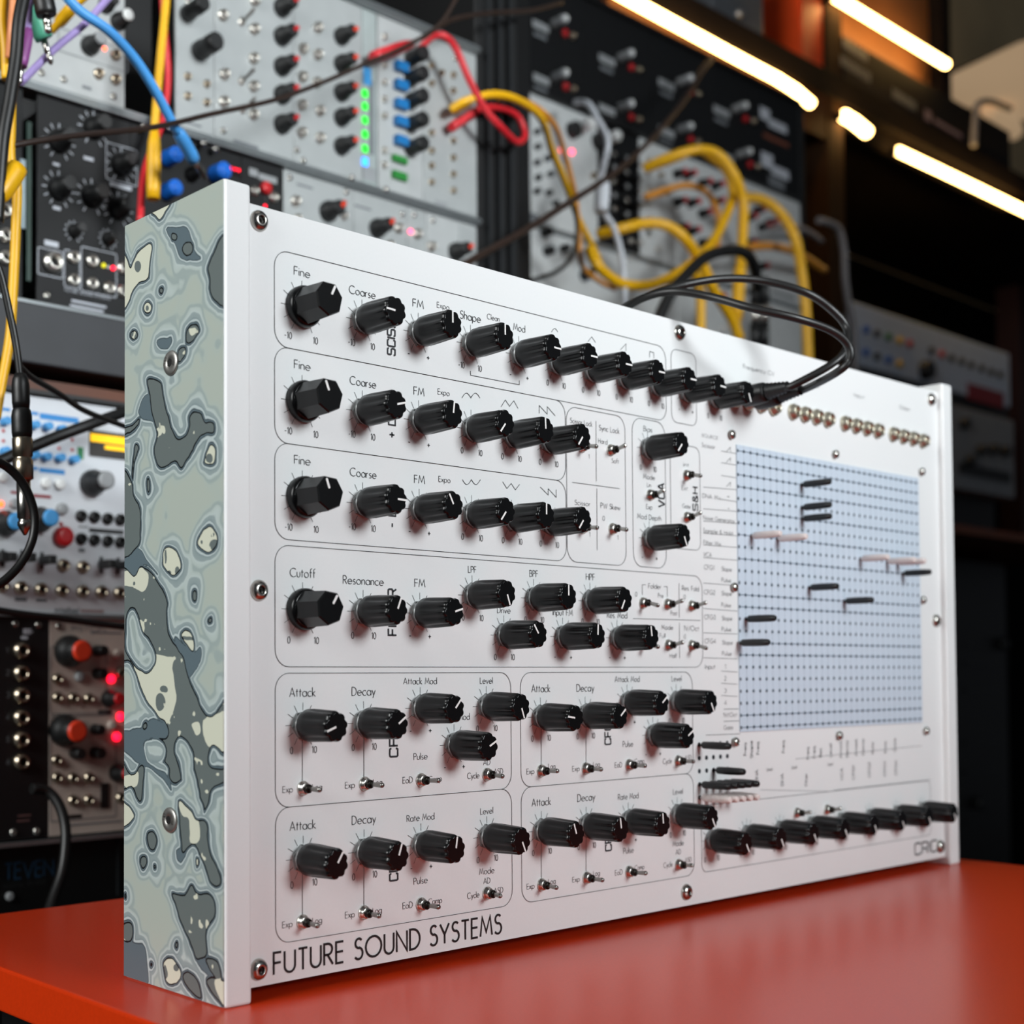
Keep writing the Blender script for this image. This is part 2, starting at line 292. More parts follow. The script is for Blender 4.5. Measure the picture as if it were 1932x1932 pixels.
def smooth_poly(p, k=4): 
    q = []; n = len(p)
    for i in range(n):
        a, b, c, d = [np.array(p[(i+j) % n]) for j in (-1, 0, 1, 2)]
        for j in range(k):
            t = j/k; q.append(.5*((2*b)+(c-a)*t+(2*a-5*b+4*c-d)*t*t+(3*b-a-3*c+d)*t**3))
    return np.array(q)
def sdf(P_, poly):
    d = np.full(len(P_), 1e9); ins = np.zeros(len(P_), bool); n = len(poly)
    bb0, bb1 = poly.min(0)-9, poly.max(0)+9
    sel = np.where((P_ > bb0).all(1) & (P_ < bb1).all(1))[0]; Q = P_[sel]
    if not len(sel): return d
    dd = np.full(len(Q), 1e9); ii = np.zeros(len(Q), bool)
    for i in range(n):
        a = poly[i]; b = poly[(i+1) % n]; e = b-a; L = e@e+1e-12
        t = np.clip(((Q-a)@e)/L, 0, 1); dd = np.minimum(dd, np.hypot(*(Q-a-t[:, None]*e).T))
        c = ((a[1] > Q[:, 1]) != (b[1] > Q[:, 1])); xi = (b[0]-a[0])*(Q[:, 1]-a[1])/((b[1]-a[1]) if abs(b[1]-a[1]) > 1e-12 else 1e-12)+a[0]
        ii ^= c & (Q[:, 0] < xi)
    d[sel] = np.where(ii, -dd, dd); return d
def vnoise(P_, s, seed):
    rs = np.random.RandomState(seed); g = rs.rand(64, 64); q = P_/s+100; i = np.floor(q).astype(int); f = q-i; f = f*f*(3-2*f)
    h = lambda a, b: g[(i[:, 0]+a) % 64, (i[:, 1]+b) % 64]
    return (h(0, 0)*(1-f[:, 0])+h(1, 0)*f[:, 0])*(1-f[:, 1])+(h(0, 1)*(1-f[:, 0])+h(1, 1)*f[:, 0])*f[:, 1]-.5
def marble_material():
    m = bpy.data.materials.new('marbled_laminate'); m.use_nodes = True; nt = m.node_tree; b = nt.nodes['Principled BSDF']
    at = nt.nodes.new('ShaderNodeAttribute'); at.attribute_name = 'band'
    mr = nt.nodes.new('ShaderNodeMapRange'); mr.inputs['From Min'].default_value = -3; mr.inputs['From Max'].default_value = 7
    nt.links.new(at.outputs['Fac'], mr.inputs['Value'])
    r = nt.nodes.new('ShaderNodeValToRGB'); cr = r.color_ramp
    st = [(-3, '646d6c'), (-.5, '646d6c'), (-.34, '101416'), (.04, '101416'), (.17, '5b6a71'), (.46, '5b6a71'), (.56, '39454a'), (.68, '4b585d'), (.85, 'adb9ba'), (1.2, 'b6c2c2'), (1.4, '7e8c8f'), (1.75, '8a9899'), (2.5, '8f9c9d'), (2.75, 'b2bebc'), (3.6, 'aab6b2'), (4.0, '97a4a2'), (4.7, '99a6a3'), (5.2, 'a7b2ab'), (7, 'a9b2a9')]
    while len(cr.elements) < len(st): cr.elements.new(.5)
    for e, (p, c) in zip(cr.elements, st): e.position = (p+3)/10
    for e, (p, c) in zip(cr.elements, st): e.position = (p+3)/10; e.color = (*srgb(c), 1)
    nt.links.new(mr.outputs['Result'], r.inputs['Fac'])
    a2 = nt.nodes.new('ShaderNodeAttribute'); a2.attribute_name = 'cream'
    lt = nt.nodes.new('ShaderNodeMapRange'); lt.inputs['From Min'].default_value = .06; lt.inputs['From Max'].default_value = -.06
    nt.links.new(a2.outputs['Fac'], lt.inputs['Value'])
    ins = nt.nodes.new('ShaderNodeMapRange'); ins.inputs['From Min'].default_value = -.22; ins.inputs['From Max'].default_value = -.36
    nt.links.new(at.outputs['Fac'], ins.inputs['Value'])
    mu = nt.nodes.new('ShaderNodeMath'); mu.operation = 'MULTIPLY'; nt.links.new(lt.outputs[0], mu.inputs[0]); nt.links.new(ins.outputs[0], mu.inputs[1])
    mx = nt.nodes.new('ShaderNodeMix'); mx.data_type = 'RGBA'; nt.links.new(mu.outputs[0], mx.inputs['Factor']); nt.links.new(r.outputs['Color'], mx.inputs['A'])
    mx.inputs['B'].default_value = (*srgb('cdcfbd'), 1)
    nt.links.new(mx.outputs['Result'], b.inputs['Base Color']); b.inputs['Roughness'].default_value = .38
    return m
MARB = marble_material()
def marble_mesh():
    ny, nz = 104, 464; y0, y1, z0, z1 = -PR+.0005, DEP-PR-.0005, .0006, HC-.0006
    ys = np.linspace(y0, y1, ny)*1000; zs = np.linspace(z0, z1, nz)*1000
    Pq = np.stack(np.meshgrid(ys, zs), -1).reshape(-1, 2)
    Pw = Pq+np.stack([vnoise(Pq, 5, 1)*1.1+vnoise(Pq, 2, 2)*.4, vnoise(Pq, 5, 3)*1.1+vnoise(Pq, 2, 4)*.4], 1)
    d = np.full(len(Pq), 9.); big = smooth_poly(to_yz(*POOLS[21]))
    for i, (fr, p) in enumerate(POOLS): d = np.minimum(d, sdf(Pw, smooth_poly(to_yz(fr, p))))
    for fr, p in HOLES: d = np.maximum(d, -sdf(Pw, smooth_poly(to_yz(fr, p))))
    d = np.clip(d, -5, 9)
    for fr, p in SLATE:
        g = sdf(Pw, smooth_poly(to_yz(fr, p))); d = np.minimum(d, .36+np.maximum(g, 0))
    n1 = vnoise(Pq, 11, 7)+.5*vnoise(Pq, 5, 8)
    d = np.where(d > .5, .5+(d-.5)*(1+1.0*n1), d)
    n2 = vnoise(Pq, 9, 11)+.6*vnoise(Pq, 4.5, 12)          # faint rings far from the pools
    d = np.where(d > 2.2, np.minimum(d, 2.2+(d-2.2)*np.clip(1.15-1.7*np.clip(n2-.05, 0, 1), .05, 1)), d)
    c = np.full(len(Pq), 9.)
    for fr, p in CREAM: c = np.minimum(c, sdf(Pw, smooth_poly(to_yz(fr, p))))
    for fr, p in CDOT: c = np.maximum(c, -sdf(Pw, smooth_poly(to_yz(fr, p))))
    sp = vnoise(Pq, 3.2, 21)+.5*vnoise(Pq, 1.5, 22)
    c = np.minimum(c, (.43-sp)*3); c = np.clip(c, -4, 4)
    vs_ = [(0., y/1000, z/1000) for y, z in Pq]
    fs = [(j*ny+i, (j+1)*ny+i, (j+1)*ny+i+1, j*ny+i+1) for j in range(nz-1) for i in range(ny-1)]
    N = len(vs_)
    rim = [i for i in range(ny)]+[j*ny+ny-1 for j in range(1, nz)]+[(nz-1)*ny+i for i in range(ny-2, -1, -1)]+[j*ny for j in range(nz-2, 0, -1)]
    vs_ += [(.0004, vs_[k][1], vs_[k][2]) for k in rim]; n = len(rim)
    fs += [(rim[i], rim[(i+1) % n], N+(i+1) % n, N+i) for i in range(n)]+[tuple(N+i for i in range(n))]
    me = bpy.data.meshes.new('marbled_face'); me.from_pydata(vs_, [], fs); me.update()
    for nm, arr in (('band', d), ('cream', c)):
        at = me.attributes.new(nm, 'FLOAT', 'POINT'); at.data.foreach_set('value', np.concatenate([arr, arr[rim]]).astype(np.float32))
    me.materials.append(MARB); return me
MARBLE = marble_mesh()
def button_screw(R, hgt):
    m = MB().lathe([(R, 0), (R, .15*hgt), (R*.93, .45*hgt), (R*.78, .75*hgt), (R*.58, .93*hgt), (R*.40, hgt), (R*.36, .92*hgt), (R*.33, .5*hgt)], 24, cap1=False); return m.mesh('screw', STEEL)
SCREW_B = button_screw(.0037, .0022); SCREW_S = button_screw(.0023, .0014)
SOCK_B = MB().prism([(.0015*math.cos(PI/3*i), .0015*math.sin(PI/3*i)) for i in range(6)], .0008, .0012).lathe([(.0006, .0012), (.0005, .0019)], 8).mesh('socket', mat('screw_socket', '3a3836', .35, 1, noise=.1))
SOCK_S = MB().prism([(.0009*math.cos(PI/3*i), .0009*math.sin(PI/3*i)) for i in range(6)], .0003, .0006).mesh('socket', _M['screw_socket'])
def screw(parent, loc, big=True, rot=OUT):
    o = link('screw', SCREW_B if big else SCREW_S, parent, loc, rot); link('socket', SOCK_B if big else SOCK_S, o); return o
for x in (0., XR):
    ck = MB().box((.0003 if x == 0 else 0, -PR, 0), (T_ if x == 0 else T_-.0003, DEP-PR, HC), bev=.0011).obj('end_cheek', WHITE, syn, (x, 0, 0))
    if x == 0: mo = link('marbled_face', MARBLE, ck)
    else: mo = link('marbled_face', MARBLE, ck, (T_, 0, 0)); mo.scale = (-1, 1, 1)
for u, v in ((324, 685), (322, 1547)):
    p = onX(u, v, 0.); o = MB().lathe([(.0044, 0), (.0044, .0005), (.0040, .0009), (.0015, .0010), (.0013, .0002)], 28, cap1=False).lathe([(.0013, .0001), (.0011, .0002)], 6).obj('screw', mat('satin_steel', 'b5b3ae', .42, .9, noise=.05), syn, p, (0, -PI/2, 0))
    lt = MB(); 
    for t, a0 in (('ISO', 60), ('10.9', 240)):
        for i, ch in enumerate(t):
            a = math.radians(a0-18*(i-1.5)); st, W0 = strokes(ch, G, 0)
            for pl in st:
                q = [((q0-W0/2)*.0009, .0021+q1*.0009) for q0, q1 in pl]; c_, s_ = math.cos(a-PI/2), math.sin(a-PI/2)
                lt.add([(x_*c_-y_*s_, x_*s_+y_*c_, .00125) for x_, y_ in [(a_+dx*.00007, b_+dy*.00007) for a_, b_ in q for dx, dy in ((-1, -1), (1, 1))]], [(2*k, 2*k+1, 2*k+3, 2*k+2) for k in range(len(q)-1)])
    lt.obj('stamping', mat('stamped_steel', '4a4846', .4, .9, noise=.1), o)
    MB().prism([(.0016*math.cos(PI/3*i), .0016*math.sin(PI/3*i)) for i in range(6)], .0005, .0010).obj('socket', DARK, o)

# --- knobs
def fl_r(a, h, r):
    k = min(1, max(0, (h-.0045)/.005)); return r-.00062*k*(.5+.5*math.cos(9*a))**1.6
KN = MB().lathe([(.0043, .0022), (.0052, .0026), (.0057, .0036), (.0058, .006), (.0057, .0095), (.0055, .014), (.0054, .0168), (.0051, .0177), (.0047, .018)], 72, rf=fl_r).mesh('knob', BLACKK)
KN_NUT = MB().prism([(.0052*math.cos(PI/3*i+.3), .0052*math.sin(PI/3*i+.3)) for i in range(6)], 0, .0009).lathe([(.0049, .0009), (.0049, .0022), (.0042, .0025)], 12).mesh('nut', NUT)
KN_PT = MB().box((-.00034, .0004, .01795), (.00034, .0046, .0181)).mesh('pointer', POINT)
hep = [(.0065*math.sin(2*PI*i/7), .0065*math.cos(2*PI*i/7)) for i in range(7)]
KL = MB().lathe([(.0072, .0003), (.0074, .001), (.0073, .0026), (.0068, .0034), (.0062, .0038)], 40).prism(hep, .0036, .0146, scale1=.94).prism([(x*.94, y*.94) for x, y in hep], .0146, .0152, scale1=.93).mesh('knob', BLACKK)
KL_PT = MB().prism(rrect(-.00042, .0016, .00042, .0053, .00041, 4), .01515, .01535).mesh('pointer', POINT)
def knob(u, v, ang, big=False, s=None):
    p = onY(u, v) if s is None else Vector((s[0], 0, s[1]))
    o = link('knob', KL if big else KN, syn, p, (PI/2, math.radians(ang), 0))
    link('pointer', KL_PT if big else KN_PT, o)
    if not big: link('nut', KN_NUT, o)
    return p
X = [.0366, .0652, .0940, .1227]
KNOBS = []   # (x, z, pointer angle, big, legend)
for x, a, b, l in ((X[0], 27, 1, 'pm'), (X[1], -87, 0, 'pm'), (X[2], 0, 0, '-+'), (X[3], 0, 0, 'pm'), (.1511, 92, 0, '-+'), (.1741, 90, 0, 'u'), (.1971, 90, 0, 'u'), (.2200, 90, 0, 'u'), (.2432, 90, 0, 'u'), (.2661, 92, 0, '-+'), (.2890, 155, 0, 'u')): KNOBS.append((x, .2384, a, b, l))
for z, A in ((.2050, (-23, 76, 8, -140, -3, -142)), (.1714, (-21, 92, -30, -140, 0, -142))):
    for x, a, b, l in zip((X[0], X[1], X[2], X[3], .1460, .1689), A, (1, 0, 0, 0, 0, 0), ('pm', 'pm', '-+', 'u', 'u', 'u')): KNOBS.append((x, z, a, b, l))
for x, z, a, b, l in ((X[0], .1322, 33, 1, 'u'), (X[1], .1322, 23, 0, 'u'), (X[2], .1323, 75, 0, '-+'), (X[3], .1400, 159, 0, 'u'), (.1591, .1401, 0, 0, 'u'), (.1953, .1401, -150, 0, 'u'), (.1409, .1248, -36, 0, 'u'), (.1772, .1248, 3, 0, '-+'), (.2135, .1248, -8, 0, '-+'),
    (X[0], .0919, -109, 0, 'u'), (X[1], .0919, 56, 0, 'u'), (X[2], .0968, 43, 0, '-+'), (.1304, .0968, 159, 0, 'u'), (.1121, .0824, 64, 0, '-+'),
    (.1627, .0919, -82, 0, 'u'), (.1914, .0919, 51, 0, 'u'), (.2201, .0968, 53, 0, '-+'), (.2561, .0967, 152, 0, 'u'), (.2384, .0823, 60, 0, '-+'),
    (X[0], .0457, 34, 0, 'u'), (X[1], .0457, 20, 0, 'u'), (X[2], .0458, 10, 0, '-+'), (.1302, .0459, 155, 0, 'u'),
    (.1627, .0458, -20, 0, 'u'), (.1914, .0458, -9, 0, 'u'), (.2201, .0457, -5, 0, '-+'), (.2559, .0459, 150, 0, 'u'),
    (.2368, .2092, -138, 0, 'u'), (.2373, .1692, 155, 0, '-+')): KNOBS.append((x, z, a, b, l))
for i in range(8): KNOBS.append((.2824+.02902*i, .0325, 150, 0, 'u'))
ticks, digits = MB(), MB()
for i, (x, z, a, b, l) in enumerate(KNOBS):
    knob(0, 0, a, b, (x, z)); R = .00952 if b else .00786
    for k in range(11):
        t = math.radians(-150+30*k); ticks.ribbon([(x+R*.66*math.sin(t), z+R*.66*math.cos(t)), (x+R*math.sin(t), z+R*math.cos(t))], .00016, -.0002)
    L, Rr = {'pm': ('-10', '10'), 'u': ('0', '10'), '-+': ('-', '+')}[l]
    c = .0023 if l != '-+' else .003
    for s_, t in ((-1, L), (1, Rr)): text(digits, t, x+s_*.66*R, z-1.25*R, c, align=.5, wt=.1, gap=.2)

# --- toggle switches
SW_W = MB().lathe([(.0026, 0), (.0026, .0006), (.0021, .0008), (.0021, .0019), (.0017, .0021)], 16).mesh('nut', CHROME)
SW_B = MB().lathe([(.0016, .002), (.0016, .0036), (.0012, .004)], 14).mesh('bushing', mat('dark_bushing', '2a2724', .35, .8, noise=.1))
SW_L = MB().lathe([(.0008, 0), (.00085, .003), (.00098, .0058), (.00098, .0061), (.0008, .0066), (.0004, .0068)], 14).mesh('lever', mat('switch_steel', '8f8d89', .3, 1, noise=.05))
def toggle(u, v, tu, tv):
    p = onY(u, v); d = ray(tu, tv); L = .0098; o = np.array(p)
    t0 = float((o-CP)@d/(d@d)); q = CP+d*t0; h2 = L*L-float((q-o)@(q-o))
    if h2 > 0: q = q-d/np.linalg.norm(d)*math.sqrt(h2)
    ax = Vector(q)-p; ax.normalize()
    if ax.y > -.75:
        ax = Vector((ax.x, 0, ax.z)).normalized()*.4+Vector((0, -.92, 0)); ax.normalize()
    s = link('toggle_switch', SW_W, syn, p, OUT); link('bushing', SW_B, s)
    l = link('lever', SW_L, s, (0, 0, .0033)); l.rotation_euler = (TOUT.inverted().to_3x3() @ ax).to_track_quat('Z', 'Y').to_euler()
for a in [(571,1487,603,1490),(687,1478.6,722,1481.5),(793.7,1471.6,828,1471.5),(918,1461,946,1465),(570,1739,597,1746.5),(685.8,1721.4,713,1728),(793.7,1706,828,1710.5),(918.5,1685,939,1690),
          (1020.5,1454,1050,1453.5),(1104.6,1449.6,1132,1451.5),(1186,1443,1216,1444.5),(1278.7,1435.4,1306,1436),(1021,1669,1047,1675),(1106,1656,1135,1660),(1186,1644.5,1218,1646.5),(1279.5,1631,1301,1631),
          (1212,1137.8,1239,1145.5),(1258.6,1140,1284,1130.5),(1303.8,1143,1328,1134.5),(1260,1217,1285,1209),(1303.8,1218,1330,1226),(1213,1215,1238.5,1224),(1151.6,849.4,1176,838.5),(1097,843,1122,845),(1154.7,998,1178.5,1002),(1099,996,1123,997.5),
          (1226,934,1248,922),(1294.4,897,1318.5,900.5),(1295,976,1318,964),(1503,1533,1525,1530),(1559.7,1527,1582,1523)]: toggle(*a)
# --- screws and jacks
for u, v in ((488,417),(488,1114),(487,1829),(1281,628),(1294,1683),(1756,754),(1765,1171),(1773,1597)): screw(syn, onY(u, v))
for u, v in ((1381,820),(1577,857),(1740,890),(1386,1108),(1742,1132),(1388,1400),(1584,1388),(1748,1379)): screw(syn, onY(u, v, -.001), False)
JK = MB().lathe([(.0041, 0), (.0041, .0016), (.0033, .002), (.0031, .0034), (.0026, .0037), (.0019, .0034), (.0018, .0008)], 20, cap1=False).mesh('jack_socket', mat('brushed_jack_nickel', 'c9c2b0', .4, 1, noise=.05))
JH = MB().lathe([(.0018, .0006), (.0018, .001)], 14).mesh('hole', DARK)
JX = [.3057, .3169, .3281, .3392]+[.3569+.0111*i for i in range(4)]+[.4077+.0114*i for i in range(4)]+[.4593+.0114*i for i in range(4)]
for x in JX: o = link('jack_socket', JK, syn, (x, 0, .2402), OUT); link('hole', JH, o)

# --- printed outlines
ol = MB(); LW = .00022
def pbox(a, b, r=.0075):
    p, q = onY(*a), onY(*b); ol.ribbon(rrect(min(p.x, q.x), min(p.z, q.z), max(p.x, q.x), max(p.z, q.z), r), LW, -.0002, closed=True)
def zbox(x0, x1, z0, z1, r=.0060): ol.ribbon(rrect(x0, z0, x1, z1, r), LW, -.0002, closed=True)
zx = lambda u, v: onY(u, v).x
zz = lambda u, v: onY(u, v).z
xl = zx(518, 900); xr3 = zx(1067, 900); 
z1t, z12, z23, z3b = zz(540, 475), zz(535, 655), zz(535, 836), zz(540, 1018)
zbox(xl, zx(1256, 720), z12, z1t); zbox(xl, xr3, z23, z12); zbox(xl, xr3, z3b, z23)
zbox(xr3+.0006, zx(1180, 950), z3b, zz(1179, 787)); zbox(zx(1193, 900), zx(1255, 900), zz(1220, 1070), zz(1210, 790)); zbox(zx(1266, 720), zx(1313, 720), zz(1290, 800), zz(1285, 662), .004)
zbox(zx(1265, 950), zx(1320, 900), zz(1300, 1037), zz(1300, 842), .004)
zf0, zf1 = zz(540, 1258), zz(540, 1029); zbox(xl, zx(1325, 1180), zf0, zf1)
zc1, zc12, zc0 = zz(540, 1270), zz(540, 1523), zz(540, 1778)
xa, xb, xc = zx(964, 1400), zx(982, 1400), zx(1307, 1400)
zbox(xl, xa, zc12, zc1); zbox(xl, xa, zc0, zc12); zbox(xb, xc, zc12, zc1); zbox(xb, xc, zc0, zc12)
zbox(zx(1323, 1580), zx(1755, 1500), zz(1332, 1645), zz(1440, 1507), .004)
def pl(*pts, w=LW): ol.ribbon([(lambda q: (q.x, q.z))(onY(*p)) for p in pts], w, -.0002)
for u in (570, 686): pl((u, 1380), (u, 1478)); pl((u, 1625), (u, 1730))
for u in (1020.5, 1105): pl((u, 1360), (u+.3, 1445)); pl((u, 1570), (u+.5, 1660))
pl((1124, 794.5), (1124.6, 907.8)); pl((1125.6, 921.8), (1126.2, 1038)); pl((1079, 910), (1168.6, 922)); pl((887, 700), (887.4, 708), (979.5, 726), (979.3, 718))
pl((1193.9, 1167), (1320.7, 1170.6)); pl((1280.6, 1100), (1281, 1165)); pl((1281.2, 1175), (1281.8, 1242)); pl((1211.5, 1122), (1211.5, 1103), (1217.7, 1103.5)); pl((1252, 1106.5), (1258.5, 1107), (1258.5, 1126))
pl((888, 748), (889, 748))
def wave(u, v, pts, sc): pl(*[(u+a*sc, v+b*sc) for a, b in pts])
hump = [(-1+.1*i, -.55*abs(math.sin(PI*i/10))+.3) for i in range(21)]
dip = [(-1+.1*i, .55*abs(math.sin(PI*i/10))-.3) for i in range(21)]
for u, v in ((888, 746),): wave(u, v, hump, 17)
wave(889, 910, dip, 17); wave(961, 761, [(-1, .4), (-.5, -.4), (0, .35), (.5, -.3), (1, .6)], 16); wave(964, 917, [(-1, -.5), (-.5, .3), (0, -.3), (.5, .45), (1, -.2)], 16)
wave(1032, 774, [(-1, .4), (-1, -.6), (0, .5), (0, -.45), (1, .7)], 15); wave(1034, 928, [(-1, -.6), (0, .4), (0, -.4), (1, .7), (1, -.3)], 15)
wave(1052, 623, hump[:11], 12); wave(1116, 640, [(-.8, .5), (0, -.5), (.8, .7)], 9); wave(1176, 655, [(-.7, .6), (.5, -.7), (.5, .8)], 9); wave(1230, 668, [(-.6, .8), (-.6, -.6), (.4, -.3), (.4, 1)], 8)
for i in range(17):                     # the ruled list beside the matrix
    v = (854, 876, 900, 922, 945, 963, 986, 1009, 1031, 1055, 1103, 1151, 1197, 1244, 1269, 1292, 1315)[i]
    pl((1360 if i in (0, 1, 2, 4, 14, 15, 16) else 1326.5, v-3), (1391, v+2 if v < 1180 else v-1), w=.00018)
pl((1331, 1387), (1396, 1384.5)); pl((1365, 1338), (1393, 1337.5)); pl((1365, 1361), (1394, 1360))
pl((1500, 1432), (1738, 1407), w=.00018); pl((1434, 1490), (1560, 1493), w=.00012); pl((1572, 1491), (1755, 1471), w=.00018)
for u, v in ((1374, 852), (1374, 872), (1374, 918)): wave(u, v-4, [(-.6, .6), (.5, -.6), (.5, .6)], 7)

# --- printed words
lt = MB()
def word(t, u0, u1, vb, cap, mb=None, wt=.085, full=True):
    a, b = onY(u0, vb), onY(u1, vb); sc = .266/(.4633*(3668-u0)); text(mb or lt, t, a.x, a.z, cap*sc, b.x-a.x, wt=wt)
for r in '''Fine,554.6,584.3,518,16|Fine,555,585,694.5,16|Fine,555,585,874.5,16|Coarse,658.4,707.5,553,15.5|Coarse,660,708.7,724.5,15.5|Coarse,660,709.3,897.5,15.5|FM,778.6,798.5,578.3,15|FM,780.4,800,744.4,15|FM,781.4,801,911,15|Expo,824.2,847,579.8,10.5|Expo,825.8,847.5,743.5,10.5|Expo,827.3,849,908.7,10.5|Shape,868,906.2,600.3,15|Clean,918.6,942,601.5,10|Mod,968.3,990,622.5,13|Cutoff,546.8,594,1088,16.5|Resonance,647,723,1101,15.5|FM,782,801.5,1107,14.5|LPF,883,897.8,1080,12|BPF,999,1014.2,1087.8,12|HPF,1105.3,1121.4,1094,12|Drive,938,962.5,1156.4,11.5|Input FM,1042.7,1080,1160.5,11.5|Res. Mod,1145,1182.7,1165.4,11.5|Folder,1223,1247,1110,9|Pre,1241,1251,1127.4,8|Post,1265,1277,1160.5,8|Res. Fold,1286.5,1318,1113.7,9|Mode,1247.4,1269.4,1187.7,9|1V/Oct,1289.6,1318,1189.5,9|Full,1244,1254.7,1203,8|Half,1263,1276.7,1241,8|0,1198,1201.5,1125,8|0,1289.5,1293,1130,8|0,1290,1293.5,1205,8|Attack,546,594.7,1314.5,16.5|Decay,663.6,707.8,1312.4,16|Attack Mod,760.9,823.5,1291,12|Level,905.5,929,1289.7,11.5|Pulse,780.3,806,1433.6,12|Decay Mod,827,885.6,1359.6,12|Exp,532.9,551.8,1495.7,11.5|Log,589,606.9,1491,11.5|Exp,651,668.7,1487.4,11.5|Log,704,720.5,1482,11.5|EoD,759.6,778,1478,11.5|Comp,809,833,1475.5,11|Cycle,881.5,903.7,1469.5,11|AD,911.5,924.4,1443.7,10.5|ASD,931.7,948.5,1461,10.5|Attack,546.6,595,1567.4,16.5|Decay,663.8,708.6,1555.8,16|Rate Mod,767.3,818.8,1550.6,12|Level,906.3,929.6,1536.6,11.5|Pulse,780.3,806,1668.9,12|Exp,532.4,551.2,1751,11.5|Log,589.3,606.6,1743.4,11.5|Exp,651,668.5,1732.5,11.5|Log,703,719.5,1724.5,11.5|EoD,759.6,778,1715,11.5|Comp,808,833.3,1707,11|Cycle,881.5,903.7,1696,11|Mode,904,932,1650.7,11.5|AD,912,924.4,1667.8,10.5|ASD,931.7,948.8,1686.4,10.5|Attack,1002.6,1037.5,1306,14|Decay,1087.7,1120.4,1304.7,13.5|Attack Mod,1159.7,1206,1286.6,10.5|Level,1267,1285.2,1285.3,10|Pulse,1174.7,1193.9,1409.5,10.5|Exp,993.3,1007.5,1460.7,10|Exp,1079.5,1093,1455.3,9.5|EoD,1159.7,1173,1448.3,9.5|Cycle,1250.3,1267,1441.3,9.5|Attack,1003.1,1038.9,1521.6,14|Decay,1089.3,1122.2,1512.5,13.5|Rate Mod,1165.7,1204,1509.4,10.5|Level,1269.7,1287.6,1499,10|Pulse,1175.8,1195,1611,10.5|Mode,1268.7,1289.4,1597.4,10|AD,1274.6,1284,1612.4,9|Exp,993.6,1007.8,1678,10|Exp,1079.8,1093.2,1664.7,9.5|EoD,1160,1173.7,1651.7,9.5|Cycle,1251.3,1268.7,1637.5,9.5|Log,1034.5,1047.4,1668.6,10|Log,1034.5,1047,1451,10|Log,1119,1131,1447,9.5|Log,1119,1131,1653,9.5|ASD,1292,1304,1627,8.5|ASD,1292,1304,1434,8.5|Comp,1197,1215,1642,9|Comp,1197,1215,1441,9|Sync Lock,1129.8,1168,811.6,10|Scissor Lock,1075.5,1117,797.6,9.5|Hard,1128.3,1145.3,836,9|Soft,1153.7,1167,873,8.5|Scissor,1084,1113,952,9|PW Skew,1133,1169.6,958.5,10|0,1136.5,1140.5,982,8.5|1,1110,1111.5,865,8|1,1164.5,1166,1018,8|1,1111.5,1113,1012,8|Bias,1213.7,1230,813,9.5|Mode,1213,1234.8,903,9.5|Lin,1220.5,1227.6,918.7,8.5|Exp,1219,1230,960,8.5|Mod Depth,1202,1247,978,9.5|Int,1289,1299,880,8|Gate,1287,1302,958,8|Ext,1286,1297,924,8|SOURCE,1323.5,1354,824,6|Scissor,1323.5,1348.7,843,8|DNA Mix,1325,1359.7,939,8|Noise Generator,1326,1385.8,980,8|Sample & Hold,1326.4,1381.4,1004.5,8|Filter Mix,1327,1359.7,1027,8|VCA,1327,1342,1050,8.5|CFG1,1328,1346.7,1074,8.5|Slope,1361,1380,1077,8|Pulse,1361,1378.6,1098,8|CFG2,1328,1348.5,1121,8.5|Slope,1361,1380,1123,8|Pulse,1361,1378.6,1145,8|CFG3,1328.5,1349,1168,8.5|Slope,1361.5,1381,1170,8|Pulse,1361.5,1379,1191,8|CFG4,1329,1350,1213.5,8.5|Slope,1362,1382,1216,8|Pulse,1362,1380,1237,8|Input,1330,1348.7,1262,8.5|1,1367,1369,1262,8|2,1366,1370,1284,8|3,1366,1370,1307,8|4,1366,1370.5,1330,8|1V/Oct,1364,1390,1353,8|Gate,1365,1382.5,1377,8|+,1371,1376,940,8|-,1372,1376,963,8|Frequency CV,1402,1460,695,8|Input,1523,1545,728,7|Input,1611,1630,748,7|Output,1697,1716,771,7'''.split('|'):
    t, a, b, c, d = r.split(','); word(t, float(a), float(b), float(c), float(d))
def vword(t, u0, u1, vb, vt):
    sq = MB(); a, b = onY(u1, vb), onY(u0, vb); top = onY(u1, vt); text(sq, t, a.x, a.z, a.x-b.x, top.z-a.z, font=SQ, rot=True, wt=.17, gap=.32); sq.obj('section_name', PRINT, panel)
vword('SCISSOR', 731, 745, 671, 575); vword('+ DNA', 733, 745.5, 826, 755); vword('- DNA', 733.5, 746, 995, 925); vword('FILTER', 732.5, 747.5, 1198.6, 1112); vword('CFG1', 735, 750, 1427, 1362); vword('CFG3', 735, 750, 1660, 1597)
vword('CFG2', 1141, 1152, 1404, 1352); vword('CFG4', 1142, 1153, 1604, 1550); vword('VCA', 1242, 1253, 957.5, 913); vword('S&H', 1307, 1316, 963.7, 920)
sq = MB(); a, b = onY(1726, 1613), onY(1767, 1608); text(sq, 'CRIC', a.x, a.z, .0062, b.x-a.x, font=SQ, wt=.14, gap=.3)
def rword(t, u, vb, cap, ln): p = onY(u, vb); text(lt, t, p.x, p.z, cap, None, rot=True, wt=.1)
